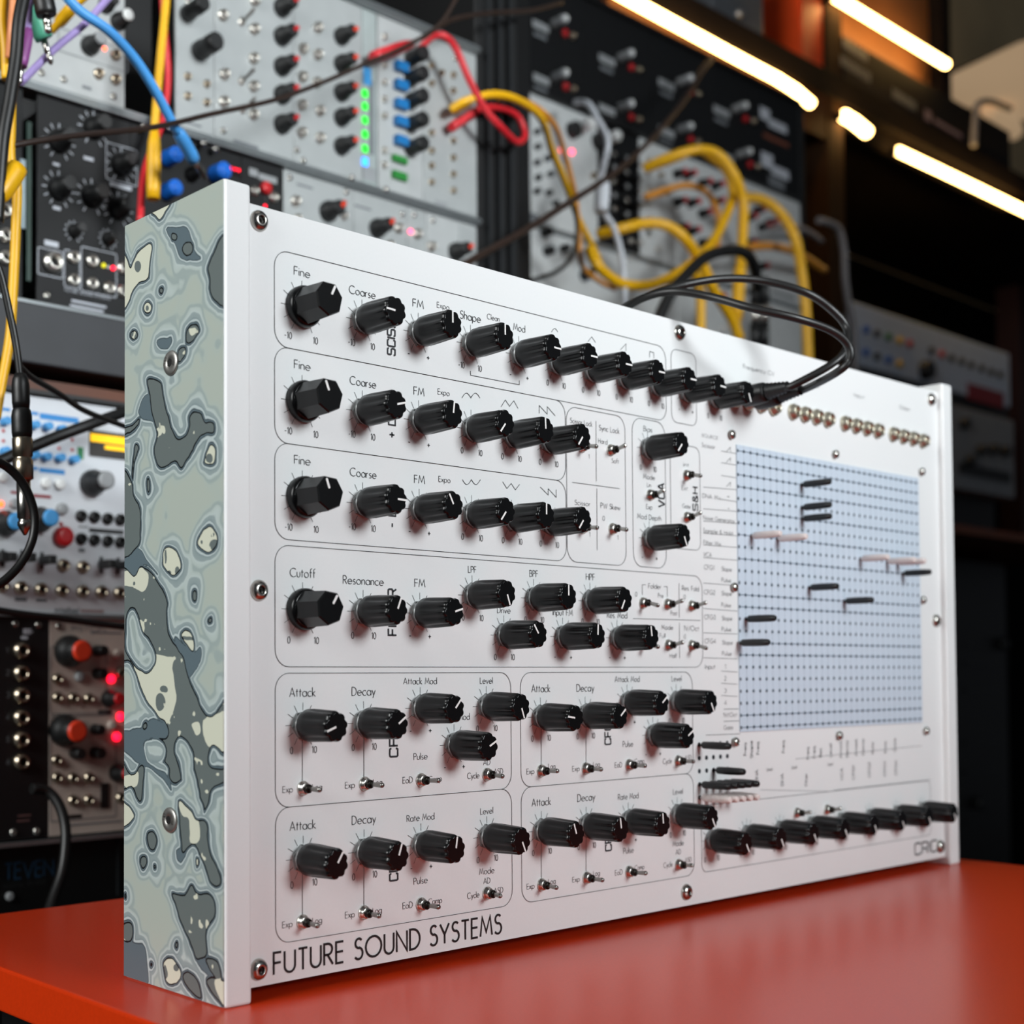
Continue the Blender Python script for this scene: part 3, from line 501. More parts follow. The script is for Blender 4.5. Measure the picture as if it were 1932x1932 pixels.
for t, u, vb in (('Freq', 1408, 1425), ('Shape', 1420, 1430), ('Freq', 1432, 1423), ('Freq', 1480, 1420), ('Freq', 1526, 1432), ('Freq', 1538, 1430), ('Res', 1550, 1428), ('Level', 1569, 1428), ('Attack', 1588, 1430), ('Decay', 1600, 1428), ('Attack', 1617, 1426), ('Decay', 1630, 1424), ('Rate', 1648, 1422), ('Rate', 1672, 1420), ('Gate', 1690, 1418),
                 ('DNA', 1430, 1475), ('DNA', 1478, 1482), ('Filter', 1523, 1482), ('VCA', 1590, 1472), ('CFG1', 1612, 1470), ('CFG2', 1642, 1466), ('CFG3', 1671, 1464), ('CFG4', 1692, 1462)): rword(t, u, vb, .0024, 0)
for t, u, v in (('Level', 1446, 1455), ('Level', 1493, 1451), ('Level', 1561, 1445)): p = onY(u, v); text(lt, t, p.x, p.z, .0018)
br = MB(); a, b = onY(516, 1839), onY(945.5, 1762); text(br, 'FUTURE SOUND SYSTEMS', a.x, a.z, .00735, b.x-a.x, wt=.115, gap=.2)
ol.obj('printed_outlines', PRINT, panel); lt.obj('printed_lettering', PRINT, panel, kind='stuff'); ticks.obj('dial_ticks', PRINT, panel, kind='stuff'); digits.obj('dial_numerals', PRINT, panel, kind='stuff'); sq.obj('model_name', PRINT, panel)
br.obj('brand_lettering', mat('brand_ink', '131315', .55, noise=.05), panel)

# --- pin matrix
MX0, MX1, MZ0, MZ1 = .3065, .4877, .0815, .2185
mp = MB().box((MX0, -.0006, MZ0), (MX1, -.0001, MZ1)).obj('matrix_plate', mat('pale_blue_plate', 'c9d6e3', .35, noise=.02, nscale=300), syn)
holes, trk = MB(), MB()
pit = .00574; z0 = .2156
ncol = int((MX1-.0025-.3123)/pit)+1
lined = {0, 1, 2, 3, 5, 7, 9, 12, 13, 16, 17, 22, 23}
for r in range(24):
    z = z0-pit*r
    for c in range(ncol):
        x = .3123+pit*c; holes.prism([(x+.00085*math.cos(PI/3*k), z+.00085*math.sin(PI/3*k)) for k in range(6)], 0, .0002, T=Matrix.Translation((0, -.0006, 0)) @ TOUT)
    holes.prism([(.3071+.0006*math.cos(PI/3*k), z+.0009*math.sin(PI/3*k)) for k in range(6)], 0, .0002, T=Matrix.Translation((0, -.0006, 0)) @ TOUT)
    if r in lined: trk.ribbon([(MX0, z), (MX1-.001, z)], .00042, -.00068)
for c in range(ncol): trk.ribbon([(.3123+pit*c, MZ1), (.3123+pit*c, MZ0)], .00010, -.00066)
holes.obj('pin_holes', mat('slate_pin_hole', '3c4a56', .5, noise=.1), mp, kind='stuff'); trk.obj('matrix_tracks', mat('track_ink', '56677a', .5, noise=.05), mp, kind='stuff')
hp = onY(1345, 1440)
pk = MB()
SX, SZ = [onY(u, 1430).x for u in (1319, 1332.6, 1345.8, 1359, 1372)], [onY(1319, v).z for v in (1405, 1430.5, 1455, 1480, 1505)]
for x in SX:
    for z in SZ: pk.prism([(x+.0011*math.cos(PI/4*k), z+.0011*math.sin(PI/4*k)) for k in range(8)], 0, .0002, T=TOUT)
pk.obj('pin_park_holes', mat('dark_park_hole', '23292e', .5, noise=.1), panel, kind='stuff')
PINM = {}
for nm, c in (('black', '0d0e10'), ('white', 'd9ccc8')):
    m = mat('pin_'+nm, c, .42, noise=.06)
    PINM[nm] = (MB().lathe([(.0014, .0012), (.0017, .0018), (.0018, .0070), (.0017, .0125), (.0015, .0148), (.0011, .0154)], 14).mesh('pin_grip', m), MB().lathe([(.00065, .0), (.00065, .0014)], 8).mesh('pin_shaft', m))
def pin(x, z, c, label, group='matrix pins', y=-.0008):
    t = thing('matrix_pin', label, 'pin', group, (x, y, z)); t.rotation_euler = OUT
    link('grip', PINM[c][0], t); link('shaft', PINM[c][1], t)
def snap(u, v):
    p = onY(u, v); return .3123+pit*round((p.x-.3123)/pit), z0-pit*round((z0-p.z)/pit)
for u, v, c, l in ((1507,917,'black','topmost black pin plugged in the pale blue matrix'),(1507,962,'black','upper of two stacked black pins in the blue matrix'),(1507,984,'black','lower of two stacked black pins in the blue matrix'),
    (1521,1098,'black','black matrix pin in the middle of the blue plate'),(1587,1144,'black','black matrix pin right of centre in lower half of plate'),(1404,1178,'black','black matrix pin level with the CFG3 label'),(1396,1222,'black','lowest black matrix pin at the left border of the plate'),(1697,1090,'black','rightmost black pin overhanging the matrix edge'),
    (1414,1005,'white','leftmost pale pin in the blue matrix'),(1461,1012,'white','second pale pin from the left in the matrix'),(1620,1050,'white','left of three pale pins near the right matrix edge'),(1668,1053,'white','middle of three pale pins near the right matrix edge'),(1688,1056,'white','rightmost pale pin in the blue matrix')):
    x, z = snap(u, v); pin(x, z, c, l)
pin(SX[0], SZ[0]-.0001, 'black', 'single black spare pin in top row of pin park'); pin(SX[2], SZ[2], 'black', 'single black spare pin in third row of pin park')
for x, o_ in zip(SX, ('leftmost', 'second from the left', 'middle one', 'second from the right', 'rightmost')): pin(x, SZ[3], 'black', 'black spare pin in the full park row, '+o_, 'spare black pins in a row'); pin(x, SZ[4], 'white', 'pale spare pin in the bottom park row, '+o_, 'spare pale pins in a row')
# ------------------------------------------------------------------ the racks behind
Y1, Y2 = .345, .50
SILV2_LIT = mat('light_grey_panel_lit', 'c6c9c9', .5, .1, noise=.06, nscale=60)
SILV = mat('silver_panel', 'a8acac', .42, .25, noise=.03, nscale=80)
SILV2 = mat('light_grey_panel', 'a9acac', .5, .1, noise=.05, nscale=60)
WPAN = mat('white_module_panel', 'cfd3d8', .45, noise=.02, nscale=60)
BEIG = mat('warm_grey_panel', 'b9aaa0', .5, noise=.04, nscale=60)
BPAN = mat('black_module_panel', '0b0c0e', .55, noise=.15, nscale=80, spec=.3)
RAIL = mat('aluminium_rail', 'a5abad', .33, .85, noise=.06, nscale=40)
CASE = mat('black_case', '0c0c0d', .5, noise=.15, nscale=30)
GREYC = mat('grey_case_front', '2b2d31', .55, noise=.12, nscale=40)
GOLD = mat('worn_nickel', 'b9ac98', .28, 1, noise=.08)
INKW = mat('white_print', 'b8bcc4', .6, noise=.05)
INKD = mat('grey_print', '6a6e72', .6, noise=.08)
REDC = mat('red_plastic', 'b8161c', .4, noise=.06)
ORNC = mat('orange_red_plastic', 'd83a1c', .4, noise=.06)
BLUC = mat('blue_plastic', '1263c4', .35, noise=.06)
SKYC = mat('sky_blue_plastic', '3f93cf', .4, noise=.05)
GRNC = mat('green_plastic', '1d7a2c', .45, noise=.08)
YELC = mat('yellow_plastic', 'e0b416', .4, noise=.05)
WHTC = mat('white_plastic', 'dcdedd', .4, noise=.03)
GRYC = mat('grey_plastic', '8d9092', .45, noise=.05)
def led(nm, c, s): return mat(nm, c, .4, emit=s, noise=0)
LEDR, LEDG, LEDB, LEDY, LEDO = led('red_led', 'ff1030', 4), led('green_led', '10d020', 1.6), led('blue_led', '2a90ff', 2.5), led('yellow_led', 'd8d020', 1.2), led('orange_led', 'ff5020', 5)
_cache = {}
def cm(key, fn):
    if key not in _cache: _cache[key] = fn()
    return _cache[key]
def kmesh(r, h, m, taper=.72):
    return cm(('k', r, h, m.name), lambda: MB().lathe([(r, 0), (r, h*.25), (r*.86, h*.42), (r*taper, h*.6), (r*taper*.96, h*.95), (r*taper*.85, h)], 20).mesh('knob', m))
def item(root, Y, it):
    k = it[0]
    if k in 'KBkc':
        u, v, r, h = it[1:5]; pc = it[5]; ang = it[6] if len(it) > 6 else 40; body = it[7] if len(it) > 7 else BLACKP
        r /= 1000; h /= 1000; o = link('knob', kmesh(r, h, body, .72 if k != 'c' else .95), root, onY(u, v, Y), (PI/2, math.radians(ang), 0))
        if pc is not None:
            if k == 'K': link('pointer', cm(('p', r, h, pc.name), lambda: MB().box((-r*.2, r*.05, h*.97), (r*.2, r*.74, h*1.04)).box((-r*.2, r*.6, h*.5), (r*.2, r*.8, h*1.04)).mesh('pointer', pc)), o)
            else: link('cap', cm(('cp', r, h, pc.name), lambda: MB().lathe([(r*.66, h*.98), (r*.66, h*1.08), (r*.5, h*1.12)], 18).mesh('cap', pc)), o)
    elif k in 'JGH':
        u, v = it[1:3]; r = (it[3] if len(it) > 3 else 3.9)/1000; m = {'J': CHROME, 'G': GOLD, 'H': BLACKP}[k]
        o = link('jack_socket', cm(('j', k, r), lambda: MB().lathe([(r, 0), (r, r*.5), (r*.85, r*.6), (r*.78, r*1.0), (r*.55, r*.95), (r*.5, r*.2)], 16, cap1=False).mesh('jack_socket', m)), root, onY(u, v, Y), OUT)
        link('hole', cm(('jh', r), lambda: MB().lathe([(r*.5, r*.15), (r*.5, r*.3)], 12).mesh('hole', DARK)), o)
    elif k == 'b':
        u, v, r, m = it[1:5]; r /= 1000; link('button', cm(('b', r, m.name), lambda: MB().lathe([(r, 0), (r, r*.7), (r*.85, r*.95), (r*.5, r*1.02)], 16).mesh('button', m)), root, onY(u, v, Y), OUT)
    elif k == 'L':
        u, v, r, m = it[1:5]; r /= 1000; link('indicator_light', cm(('l', r, m.name), lambda: MB().lathe([(r, 0), (r, r*.4), (r*.7, r*.8), (r*.3, r)], 10).mesh('indicator_light', m)), root, onY(u, v, Y), OUT)
    elif k == 'R':   # raised or printed rectangle, pixel corners
        u0, v0, u1, v1, m, h, nm = it[1:8]; a, b, q = onY(u0, v0, Y), onY(u1, v1, Y), onY(u0, v1, Y)
        c = Vector(((a.x+b.x)/2, Y, (a.z+q.z)/2)); hx, hz = abs(b.x-a.x)/2, abs(a.z-q.z)/2
        MB().box((-hx, -hz, 0), (hx, hz, h/1000)).obj(nm, m, root, c, OUT)
    elif k == 'S':   # sideways lever cap on a slot
        u, v, w_, h_, d_, m = it[1:7]; MB().box((-w_/2000, -h_/2000, .001), (w_/2000, h_/2000, d_/1000), bev=.0006).box((-.0008, -h_/1000, 0), (.0008, h_/1000, .0011)).obj('slider', m, root, onY(u, v, Y), OUT)
    elif k == 'T':
        u, v, a = it[1:4]; o = link('toggle_switch', SW_W, root, onY(u, v, Y), OUT); l = link('lever', SW_L, o, (0, 0, .003)); l.rotation_euler = (a, .2, 0); l.scale = (1.3, 1.3, 1.6)
    elif k == 's':
        o = link('screw', SCREW_S, root, onY(it[1], it[2], Y), OUT)
    elif k == 'W':
        t, u0, u1, vb, cap, m = it[1:7]; a, b = onY(u0, vb, Y), onY(u1, vb, Y); mb = MB(); text(mb, t, a.x, a.z, cap/1000, b.x-a.x, y=Y-.0003, wt=.14); mb.obj('lettering', m, root)
    elif k == 'F':   # printed frame
        u0, v0, u1, v1, m = it[1:6]; a, b = onY(u0, v0, Y), onY(u1, v1, Y); mb = MB(); mb.ribbon(rrect(min(a.x, b.x), min(a.z, b.z), max(a.x, b.x), max(a.z, b.z), .001, 2), .0005, Y-.0003, closed=True); mb.obj('printed_frame', m, root)
    elif k == 'O':   # ring of dial ticks
        u, v, r, m = it[1:5]; p = onY(u, v, Y); mb = MB()
        for q in range(11): t = math.radians(-150+30*q); mb.ribbon([(p.x+r*.8/1000*math.sin(t), p.z+r*.8/1000*math.cos(t)), (p.x+r*1.1/1000*math.sin(t), p.z+r*1.1/1000*math.cos(t))], .0006, Y-.0003)
        mb.obj('dial_ticks', m, root, kind='stuff')
def module(name, label, Y, u0, u1, v, z0, z1, pm, items, cat='module', th=.002):
    x0, x1 = onY(u0, v, Y).x, onY(u1, v, Y).x
    if Y < .4: x1 = min(x1, .5022)
    elif Y == Y2: x0, x1 = onY(u0, 380, Y).x, onY(u1, 380, Y).x; x0 = max(x0, xA+.0004); x1 = min(x1, xB-.0004)
    if Y == Y2 and pm is SILV2: pm = SILV2_LIT  # lighter copy of the grey panel, extra brightness put into its colour
    root = thing(name, label, cat); MB().box((x0, Y, z0), (x1, Y+th, z1), bev=.0003).obj('panel', pm, root)
    if cat == 'module': MB().box((x0+.001, Y+th+.0002, z0+.009), (x1-.001, Y+.03, z1-.009)).obj('circuit_box', CASE, root)
    for it in items:
        if it[0] == 's' and Y == Y1 and not (z0+.002 < onY(it[1], it[2], Y).z < z1-.002): item(rk, Y1-.0056, it)
        else: item(root, Y, it)
    return root
R1a, R1b = .4610, .5893; R2a, R2b = .3300, .4545; R3a, R3b = .1450, .2710; R4a, R4b = .0150, .1425
# case of the left rack
rk = thing('rack_case', 'black aluminium rack case holding the upper left synth modules', 'rack')
XL = -.12
for z, h in ((.4578, .0052), (.5925, .0052), (.3272, .0045)):
    MB().box((XL, Y1-.004, z-h/2), (.5025, Y1+.012, z+h/2), bev=.0006).box((XL, Y1-.0052, z-h*.12), (.5025, Y1-.004, z+h*.12)).obj('rail', RAIL, rk)
sp = MB().box((.5035, Y1+.002, FLOORZ), (.553, .52, .78), bev=.001).obj('side_post', CASE, rk)
for x in (.514, .527, .540): MB().box((x-.0016, Y1-.003, FLOORZ), (x+.0016, Y1+.0021, .78)).obj('groove_rib', mat('dark_rib', '303234', .4, .5, noise=.1), sp)
MB().box((XL-.012, Y1, FLOORZ), (XL-.001, .52, .78)).obj('side_panel', CASE, rk)
MB().box((XL, .50, FLOORZ), (.5025, .52, .78)).obj('back_panel', CASE, rk)
MB().box((XL, Y1-.018, .2885), (.5025, .49, .3235), bev=.001).obj('lower_shelf', GREYC, rk)
MB().box((XL, Y1-.006, .2755), (.5025, .49, .2825)).obj('shelf_lip', mat('brown_lip', '5c3019', .5, noise=.2, nscale=20), rk)
MB().box((XL, Y1+.035, .12), (.5025, .49, .131)).obj('inner_shelf', CASE, rk)
for z in (.2735, .1437, .0125): MB().box((XL, Y1-.013, z-.0012), (.5025, Y1+.01, z+.0012)).obj('rail', RAIL if z < .2 else CASE, rk)

K = 'K'
# upper row
module('mixer_module', 'pale grey module with white-capped knob at the top left', Y1, 42, 235, 100, R1a, R1b, SILV2,
  [('B',222,42,5.5,12,WHTC,0),('B',168,88,6,14,GRYC,30),('L',197,92,1.3,LEDO),('G',217,105,3.4),('G',185,140,3.4),('G',217,151,3.4),('s',78,137),('s',120,150),('s',214,182),('F',110,95,240,96,INKD),('R',155,160,172,166,INKD,.2,'printed_label'),('B',198,12,5,12,None,0)])
module('envelope_module', 'narrow grey module with two tall black knobs and four small jacks', Y1, 332, 404, 140, R1a, R1b, SILV,
  [('c',352,27,5.5,20,None,0),('c',376,97,6.5,20,None,0),('G',353,145,2.6),('G',353,182,2.6),('G',389,159,2.6),('G',389,194,2.6),('s',355,4),('R',340,225,380,229,INKD,.2,'printed_label')])
module('oscillator_module', 'grey module with two jack columns and five red-marked black knobs', Y1, 405, 554, 160, R1a, R1b, SILV,
  [('J',419,30),('J',422,141),('J',421,193),('J',479,2),('J',478,56),('J',477,111),('J',477,164),('J',477,217),('T',455,42,-.5),('T',455,154,-.5),('T',457,208,-.5)]+
  [(K,530,v,6.6,14,REDC,55) for v in (16,70,127,180,236)]+[('s',421,247),('R',440,262,487,268,INKD,.2,'printed_label')])
module('filter_module', 'grey module with paired jack columns and five orange-marked black knobs', Y1, 555, 683, 180, R1a, R1b, SILV,
  [('J',u,v) for u, v in ((570,93),(569,146),(568,199),(567,251),(598,53),(598,104),(596,157),(602,210),(602,261))]+[(K,642,v,6.4,14,ORNC,60) for v in (70,122,176,223,277)]+[('s',540+20,283),('s',572,303),('R',600,318,640,323,INKD,.2,'printed_label'),('s',664,335)])
module('led_meter_module', 'narrow module with a column of green lights and a blue window', Y1, 684, 711, 220, R1a, R1b, mat('smoked_strip', '9aa3a2', .35, noise=.08),
  [('R',685,125,699,158,SKYC,.8,'window')]+[('R',683,v-6,692,v+7,LEDG,1.2,'light_segment') for v in (175,199,225,252,279)]+[('R',683,297,692,312,LEDB,1.2,'light_segment'),('R',684,312,708,338,GRYC,.6,'lower_window'),('R',696,150,705,290,INKD,.3,'printed_scale')])
module('slider_module', 'grey module with five black knobs and blue slider caps', Y1, 713, 797, 220, R1a, R1b, SILV2,
  [('J',724,v,2.6) for v in (70,97,124,156,188,219,284,312)]+[('R',742,v-8,763,v+9,mat('deep_blue', '0f6aa8', .4, noise=.05),5,'slider_cap') for v in (124,159,195,228,264)]+[('c',773,v,6,16,None,0) for v in (113,150,192,236,281)]+[('R',738,292,764,304,GRNC,3,'slider_cap'),('R',738,322,764,336,GRNC,3,'slider_cap'),('s',728,357)])
module('multiple_module', 'plain light module with two columns of small jacks beside the post', Y1, 798, 899, 250, R1a, R1b, SILV,
  [('G',813,v,2.6) for v in (124,158,251,285,313,344)]+[('G',854,v,2.6) for v in (142,172,266,298,329,360)]+[('G',832,138,2.6),('s',858,110),('R',820,376,843,390,GRYC,.3,'printed_label')])
# second row
module('jack_strip_module', 'strip of silver jacks at the far left under the yellow cable', Y1, -60, 42, 450, R2a, R2b, BPAN,
  [('J',8,398,4.4),('J',8,445,4.4),('J',8,487,4.4),('R',38,300,47,430,mat('pale_strip', '8fa0a6', .5, noise=.1),.6,'label_strip'),('R',50,230,57,530,mat('dark_green_board', '0e2f25', .5, noise=.1),1,'board_edge')])
knobs1 = [(176,243,8),(111,268,8),(228,312,8),(110,357,8),(172,372,8),(222,395,8)]
module('black_synth_module', 'black module with six ringed black knobs and framed jacks', Y1, 70, 246, 350, R2a, R2b, BPAN,
  [('B',u,v,6.8,15,None,0) for u, v, r in knobs1]+[('O',u,v,r+2.2,INKW) for u, v, r in knobs1]+[('B',139,437,4.2,11,None,0),('B',203,452,4.2,11,None,0),('O',139,437,6,INKW),('O',203,452,6,INKW)]+
  [('R',118,247,128,253,INKW,.2,'printed_label'),('R',120,338,129,342,INKW,.2,'printed_label'),('R',158,294,176,300,INKW,.2,'printed_label'),('R',100,306,112,311,INKW,.2,'printed_label'),('R',100,388,114,394,INKW,.2,'printed_label'),('R',208,343,248,350,INKW,.2,'printed_label'),('R',84,452,110,462,INKW,.2,'printed_label'),
   ('J',97,496,6.2),('J',137,486),('J',137,529),('J',172,493),('J',172,536),('J',204,544),('J',230,506),('J',230,550),('L',195,501,1.4,LEDY),('L',204,504,1,WHTC),('L',213,506,1.4,LEDR),
   ('F',71,466,118,526,INKW),('F',121,471,150,546,INKW),('F',153,465,219,562,INKW),('F',200,268,258,352,INKW),('W','FUTURE SOUND SYSTEMS',122,207,549,1.6,INKW),('R',135,565,200,569,INKW,.2,'printed_label'),('R',132,574,195,578,INKW,.2,'printed_label'),('s',88,558)])
module('blue_knob_module', 'black module with round blue knobs and a red digit display', Y1, 247, 455, 320, R2a, R2b, BPAN,
  [('c',315,300,5.5,12,BLUC,0,BLUC),('c',314,362,5.5,12,BLUC,0,BLUC),('c',405,330,6,12,BLUC,0,BLUC),('R',427,312,452,326,mat('dark_display', '200608', .3, noise=.05),1,'display'),('L',434,318,1.3,LEDR),('L',442,320,1.3,LEDR),('L',449,322,1.3,LEDR),('s',272,239),('s',318,240),('s',385,270),('s',407,281),('c',360,330,5,12,None,0)])
module('red_button_module', 'black module with a red button between two silver jacks', Y1, 456, 533, 340, R2a, R2b, BPAN,
  [('J',478,361,3.2),('b',499,356,4.2,REDC),('J',514,373,3.6),('R',488,326,522,338,GRYC,.2,'printed_label'),('R',470,316,486,330,GRYC,.2,'printed_label'),('L',500,389,1,LEDR)])
module('utility_module', 'wide silver module with one large orange-marked knob above the panel edge', Y1, 535, 666, 400, R2a, R2b, SILV,
  [('J',556,380),('J',561,412,3),(K,617,400,7.4,15,ORNC,45),('J',648,408,3),('R',560,345,590,349,INKD,.2,'printed_label'),('s',546,335),('s',653,362)])
module('amplifier_module', 'silver module with an orange-marked knob and a single jack', Y1, 667, 768, 430, R2a, R2b, SILV,
  [(K,709,432,7,15,ORNC,45),('J',750,431),('J',735,461,3),('R',668,385,700,389,INKD,.2,'printed_label'),('s',780-22,405)])
module('pink_led_module', 'narrow silver module with a glowing pink light', Y1, 769, 803, 440, R2a, R2b, SILV, [('L',774,437,1.8,led('pink_led', 'ff4a78', 4)),('J',786,442),('s',781,405)])
module('output_module', 'silver module with black orange-marked knob next to the post', Y1, 804, 899, 460, R2a, R2b, SILV2, [('J',812,466),(K,857,476,7,15,ORNC,60),('R',865,425,898,470,SILV,.6,'badge_plate'),('s',816,416)])
# lower rows
dk = mat('blue_print', '2f86c8', .6, noise=.04)
module('white_effects_module', 'white module with yellow display, blue knobs and red button', Y1-.01, -70, 300, 950, R3a, R3b, WPAN,
  [('R',0,768,19,774,dk,.2,'printed_bar'),('R',58,776,72,782,dk,.2,'printed_bar'),('R',75,779,148,790,dk,.2,'printed_bar'),('R',60,880,71,886,dk,.2,'printed_bar'),('R',74,882,122,891,dk,.2,'printed_bar'),('R',20,926,34,931,mat('maroon_print', '8a1f2c', .6, noise=.05),.2,'printed_bar'),('R',62,932,96,938,_M['maroon_print'],.2,'printed_bar')]+
  [('c',u,v,2.6,6,None,0,SKYC) for u, v in ((7,796),(62,803),(86,806),(112,811),(6,852),(62,860),(84,863),(110,865),(136,868))]+[('L',u,v,1,REDC) for u, v in ((6,832),(86,824),(136,830),(111,846),(136,849),(6,813))]+
  [('R',168,811,300,860,mat('display_bezel', '2e2a26', .4, noise=.05),1,'display'),('R',169,818,299,833,led('yellow_display', 'f0b800', 1.0),1.4,'display_line'),('R',196,840,299,848,_M['yellow_display'],1.4,'display_line'),('R',146,843,157,866,mat('green_print', '2a7c4c', .6, noise=.05),.2,'printed_bar'),
   ('B',172,912,8,17,GRYC,0),('B',262,930,8,17,GRYC,0),('b',85,912,3.4,WHTC),('b',111,914,3.4,WHTC),('b',4,901,3,WHTC),('L',1,951,1.8,LEDO),('b',26,951,3,GRYC),('B',8,988,7.5,14,SKYC,0),('B',73,981,7.5,14,SKYC,0),('b',115,961,3.6,GRYC),('L',115,989,1.2,REDC),('b',116,1013,6,REDC)]+
  [('H',u,v,3.6) for u, v in ((152,974),(177,976),(202,979),(226,981),(152,1017),(177,1019),(202,1021),(226,1023))]+[('R',168,996,233,1004,BLACKP,.2,'printed_bar'),('R',148,992,166,995,INKD,.2,'printed_label'),('R',148,1034,160,1042,INKD,.2,'printed_label')]+
  [('S',u,v,5,5,14,BLACKP) for u, v in ((-12,1052),(4,1053),(40,1054),(78,1058),(190,1066),(222,1068))]+[('G',u,v,3.9) for u, v in ((118,1067),(155,1070),(2,1106),(38,1109),(76,1112),(115,1114),(154,1116),(190,1117),(224,1119))]+
  [('W','intellijel',103.5,147.5,1155,3.2,INKD),('R',152,1150,195,1155,mat('rose_print', '9a7a78', .6, noise=.05),.2,'printed_label'),('R',28,1126,50,1134,INKD,.2,'printed_label'),('R',68,1129,88,1135,INKD,.2,'printed_label')])
module('numbered_jack_module', 'black module with six numbered jacks in one column', Y1-.01, -70, 92, 1380, R4a, R4b, mat('near_black_panel', '0c0c0e', .5, noise=.1),
  [('G',38,v,4.9) for v in (1227,1270,1312,1354,1395,1437)]+[('W',str(i+1),12,17 if i else 14,1232+42*i,3,INKD) for i in range(6)]+[('s',29,1177),('s',72,1179),('s',25,1570),('s',69,1568),('R',44,1186,58,1196,INKW,.2,'printed_emblem'),('R',40,1200,52,1206,INKW,.2,'printed_emblem'),('R',50,1191,62,1193,INKW,.2,'printed_emblem'),('R',34,1538,58,1541,mat('dim_red_print', '6b4a48', .6, noise=.05),.2,'printed_label'),('R',32,1548,56,1551,_M['dim_red_print'],.2,'printed_label')])
module('red_knob_module', 'warm grey module with red-capped knobs and glowing red lights', Y1-.01, 93, 300, 1370, R4a, R4b, BEIG,
  [('B',128,1229,9.5,16,ORNC,0),('B',119,1378,9.5,16,ORNC,0),('c',183,1228,3.4,9,None,0),('c',182,1271,3.4,9,None,0),('c',205,1318,5.5,12,REDC,0),('c',178,1376,3.2,9,None,0),('c',140,1421,3.6,9,None,0),('c',178,1420,3.6,9,None,0),('c',220,1458,5.5,12,REDC,0),('s',111,1182),
   ('L',209,1281,2.6,LEDR),('L',226,1352,2.6,LEDR),('L',219,1390,2.6,LEDR),('b',219,1234,2.6,BEIG),('b',148,1277,3,GRYC),('b',209,1368,3,BEIG),('R',190,1478,204,1525,BLACKP,1,'slot'),('R',126,1538,154,1545,BLACKP,.2,'printed_bar'),('R',185,1340,210,1348,BLACKP,.2,'printed_bar'),('W','PISTON',135,198,1190,2.6,INKD),('R',170,1192,230,1195,INKD,.2,'printed_label'),('R',126,1556,230,1559,INKD,.2,'printed_label')]+
  [('G',u,v,3.3) for u, v in ((107,1281),(107,1316),(137,1317),(166,1318),(105,1434),(106,1467),(136,1468),(166,1467),(136,1510),(166,1509),(226,1270),(226,1505))]+[('F',95,1220,200,1345,INKD),('F',95,1352,218,1540,INKD)])
module('digital_reverb_unit', 'dark rack unit with dim blue lettering below the bottom modules', Y1-.005, -70, 300, 1640, -.14, .0095, mat('unit_black', '070808', .45, noise=.1),
  [('W','TEVEN',9,100,1660,9,mat('dim_blue_print', '1b3a52', .5, noise=.05)),('W','DIGITAL REVERB',6,86,1676,2.2,mat('dim_print', '2c2e30', .5, noise=.05)),('b',17,1691,2.6,GRYC),('R',220,1580,224,1690,mat('dark_seam', '1d2022', .4, noise=.05),1,'seam')], cat='rack unit')
# right-hand rack
rk2 = thing('rack_case', 'black case of the modules on the right behind yellow cables', 'rack')
xA, xB = onY(984, 300, Y2).x, onY(1510, 400, Y2).x
for z in (.5490, .6820, .8032): MB().box((xA, Y2-.004, z-.002), (xB, Y2+.01, z+.002)).obj('rail', RAIL if z < .68 else CASE, rk2)
MB().box((xA-.035, Y2-.012, FLOORZ), (xA-.0005, .68, .8055), bev=.001).obj('side_panel', CASE, rk2); MB().box((xB+.0005, Y2+.0, FLOORZ), (xB+.012, .68, .8055), bev=.001).obj('side_panel', CASE, rk2)
MB().box((xA, .66, FLOORZ), (xB, .68, .8055)).obj('back_panel', CASE, rk2); MB().box((xA, Y2+.034, .40), (xB, .65, .412)).obj('inner_shelf', CASE, rk2)
Q1a, Q1b, Q2a, Q2b, Q3a, Q3b = .6842, .8010, .5512, .6798, .4180, .5468
EDG = [984, 1105, 1232, 1345, 1424, 1510]
names = ['first', 'second', 'third', 'fourth']
for i in range(4):
    u0, u1 = EDG[i], EDG[i+1]; it = []
    pts = [((1047,54),(1048,155)), ((1172,118),(1172,212)), ((1284,164),(1284,254)), ((1388,215),(1396,301))][i]
    for u, v in pts: it += [('c',u-4,v-8,5,16,WHTC,0,GRYC),('b',u+16,v+10,4,REDC),('G',u+32,v+14,3.6),('R',u-42,v-18,u-12,v-4,GRYC,.3,'printed_label'),('R',u-40,v+5,u-16,v+12,INKD,.3,'printed_label')]
    module('sequencer_module', ['black module at the left end of the upper right rack row', 'second black module in the row under the light strip', 'third black module in the row under the light strip', 'black module fourth in the row under the light strip'][i], Y2, u0, u1-1, (150, 180, 210, 250)[i], Q1a, Q1b, BPAN, it)
module('logo_module', 'black module with pale scribbled emblems at the right end of the row', Y2, EDG[4], EDG[5], 280, Q1a, Q1b, BPAN, [('R',1434,200,1452,222,INKW,.3,'printed_emblem'),('R',1450,222,1484,238,INKW,.3,'printed_emblem'),('R',1436,285,1458,312,INKW,.3,'printed_emblem'),('R',1456,310,1488,328,INKW,.3,'printed_emblem'),('R',1450,330,1480,352,INKD,.3,'printed_emblem'),('R',1440,250,1488,258,mat('rust_print', '6e3a26', .6, noise=.05),.3,'printed_label')])
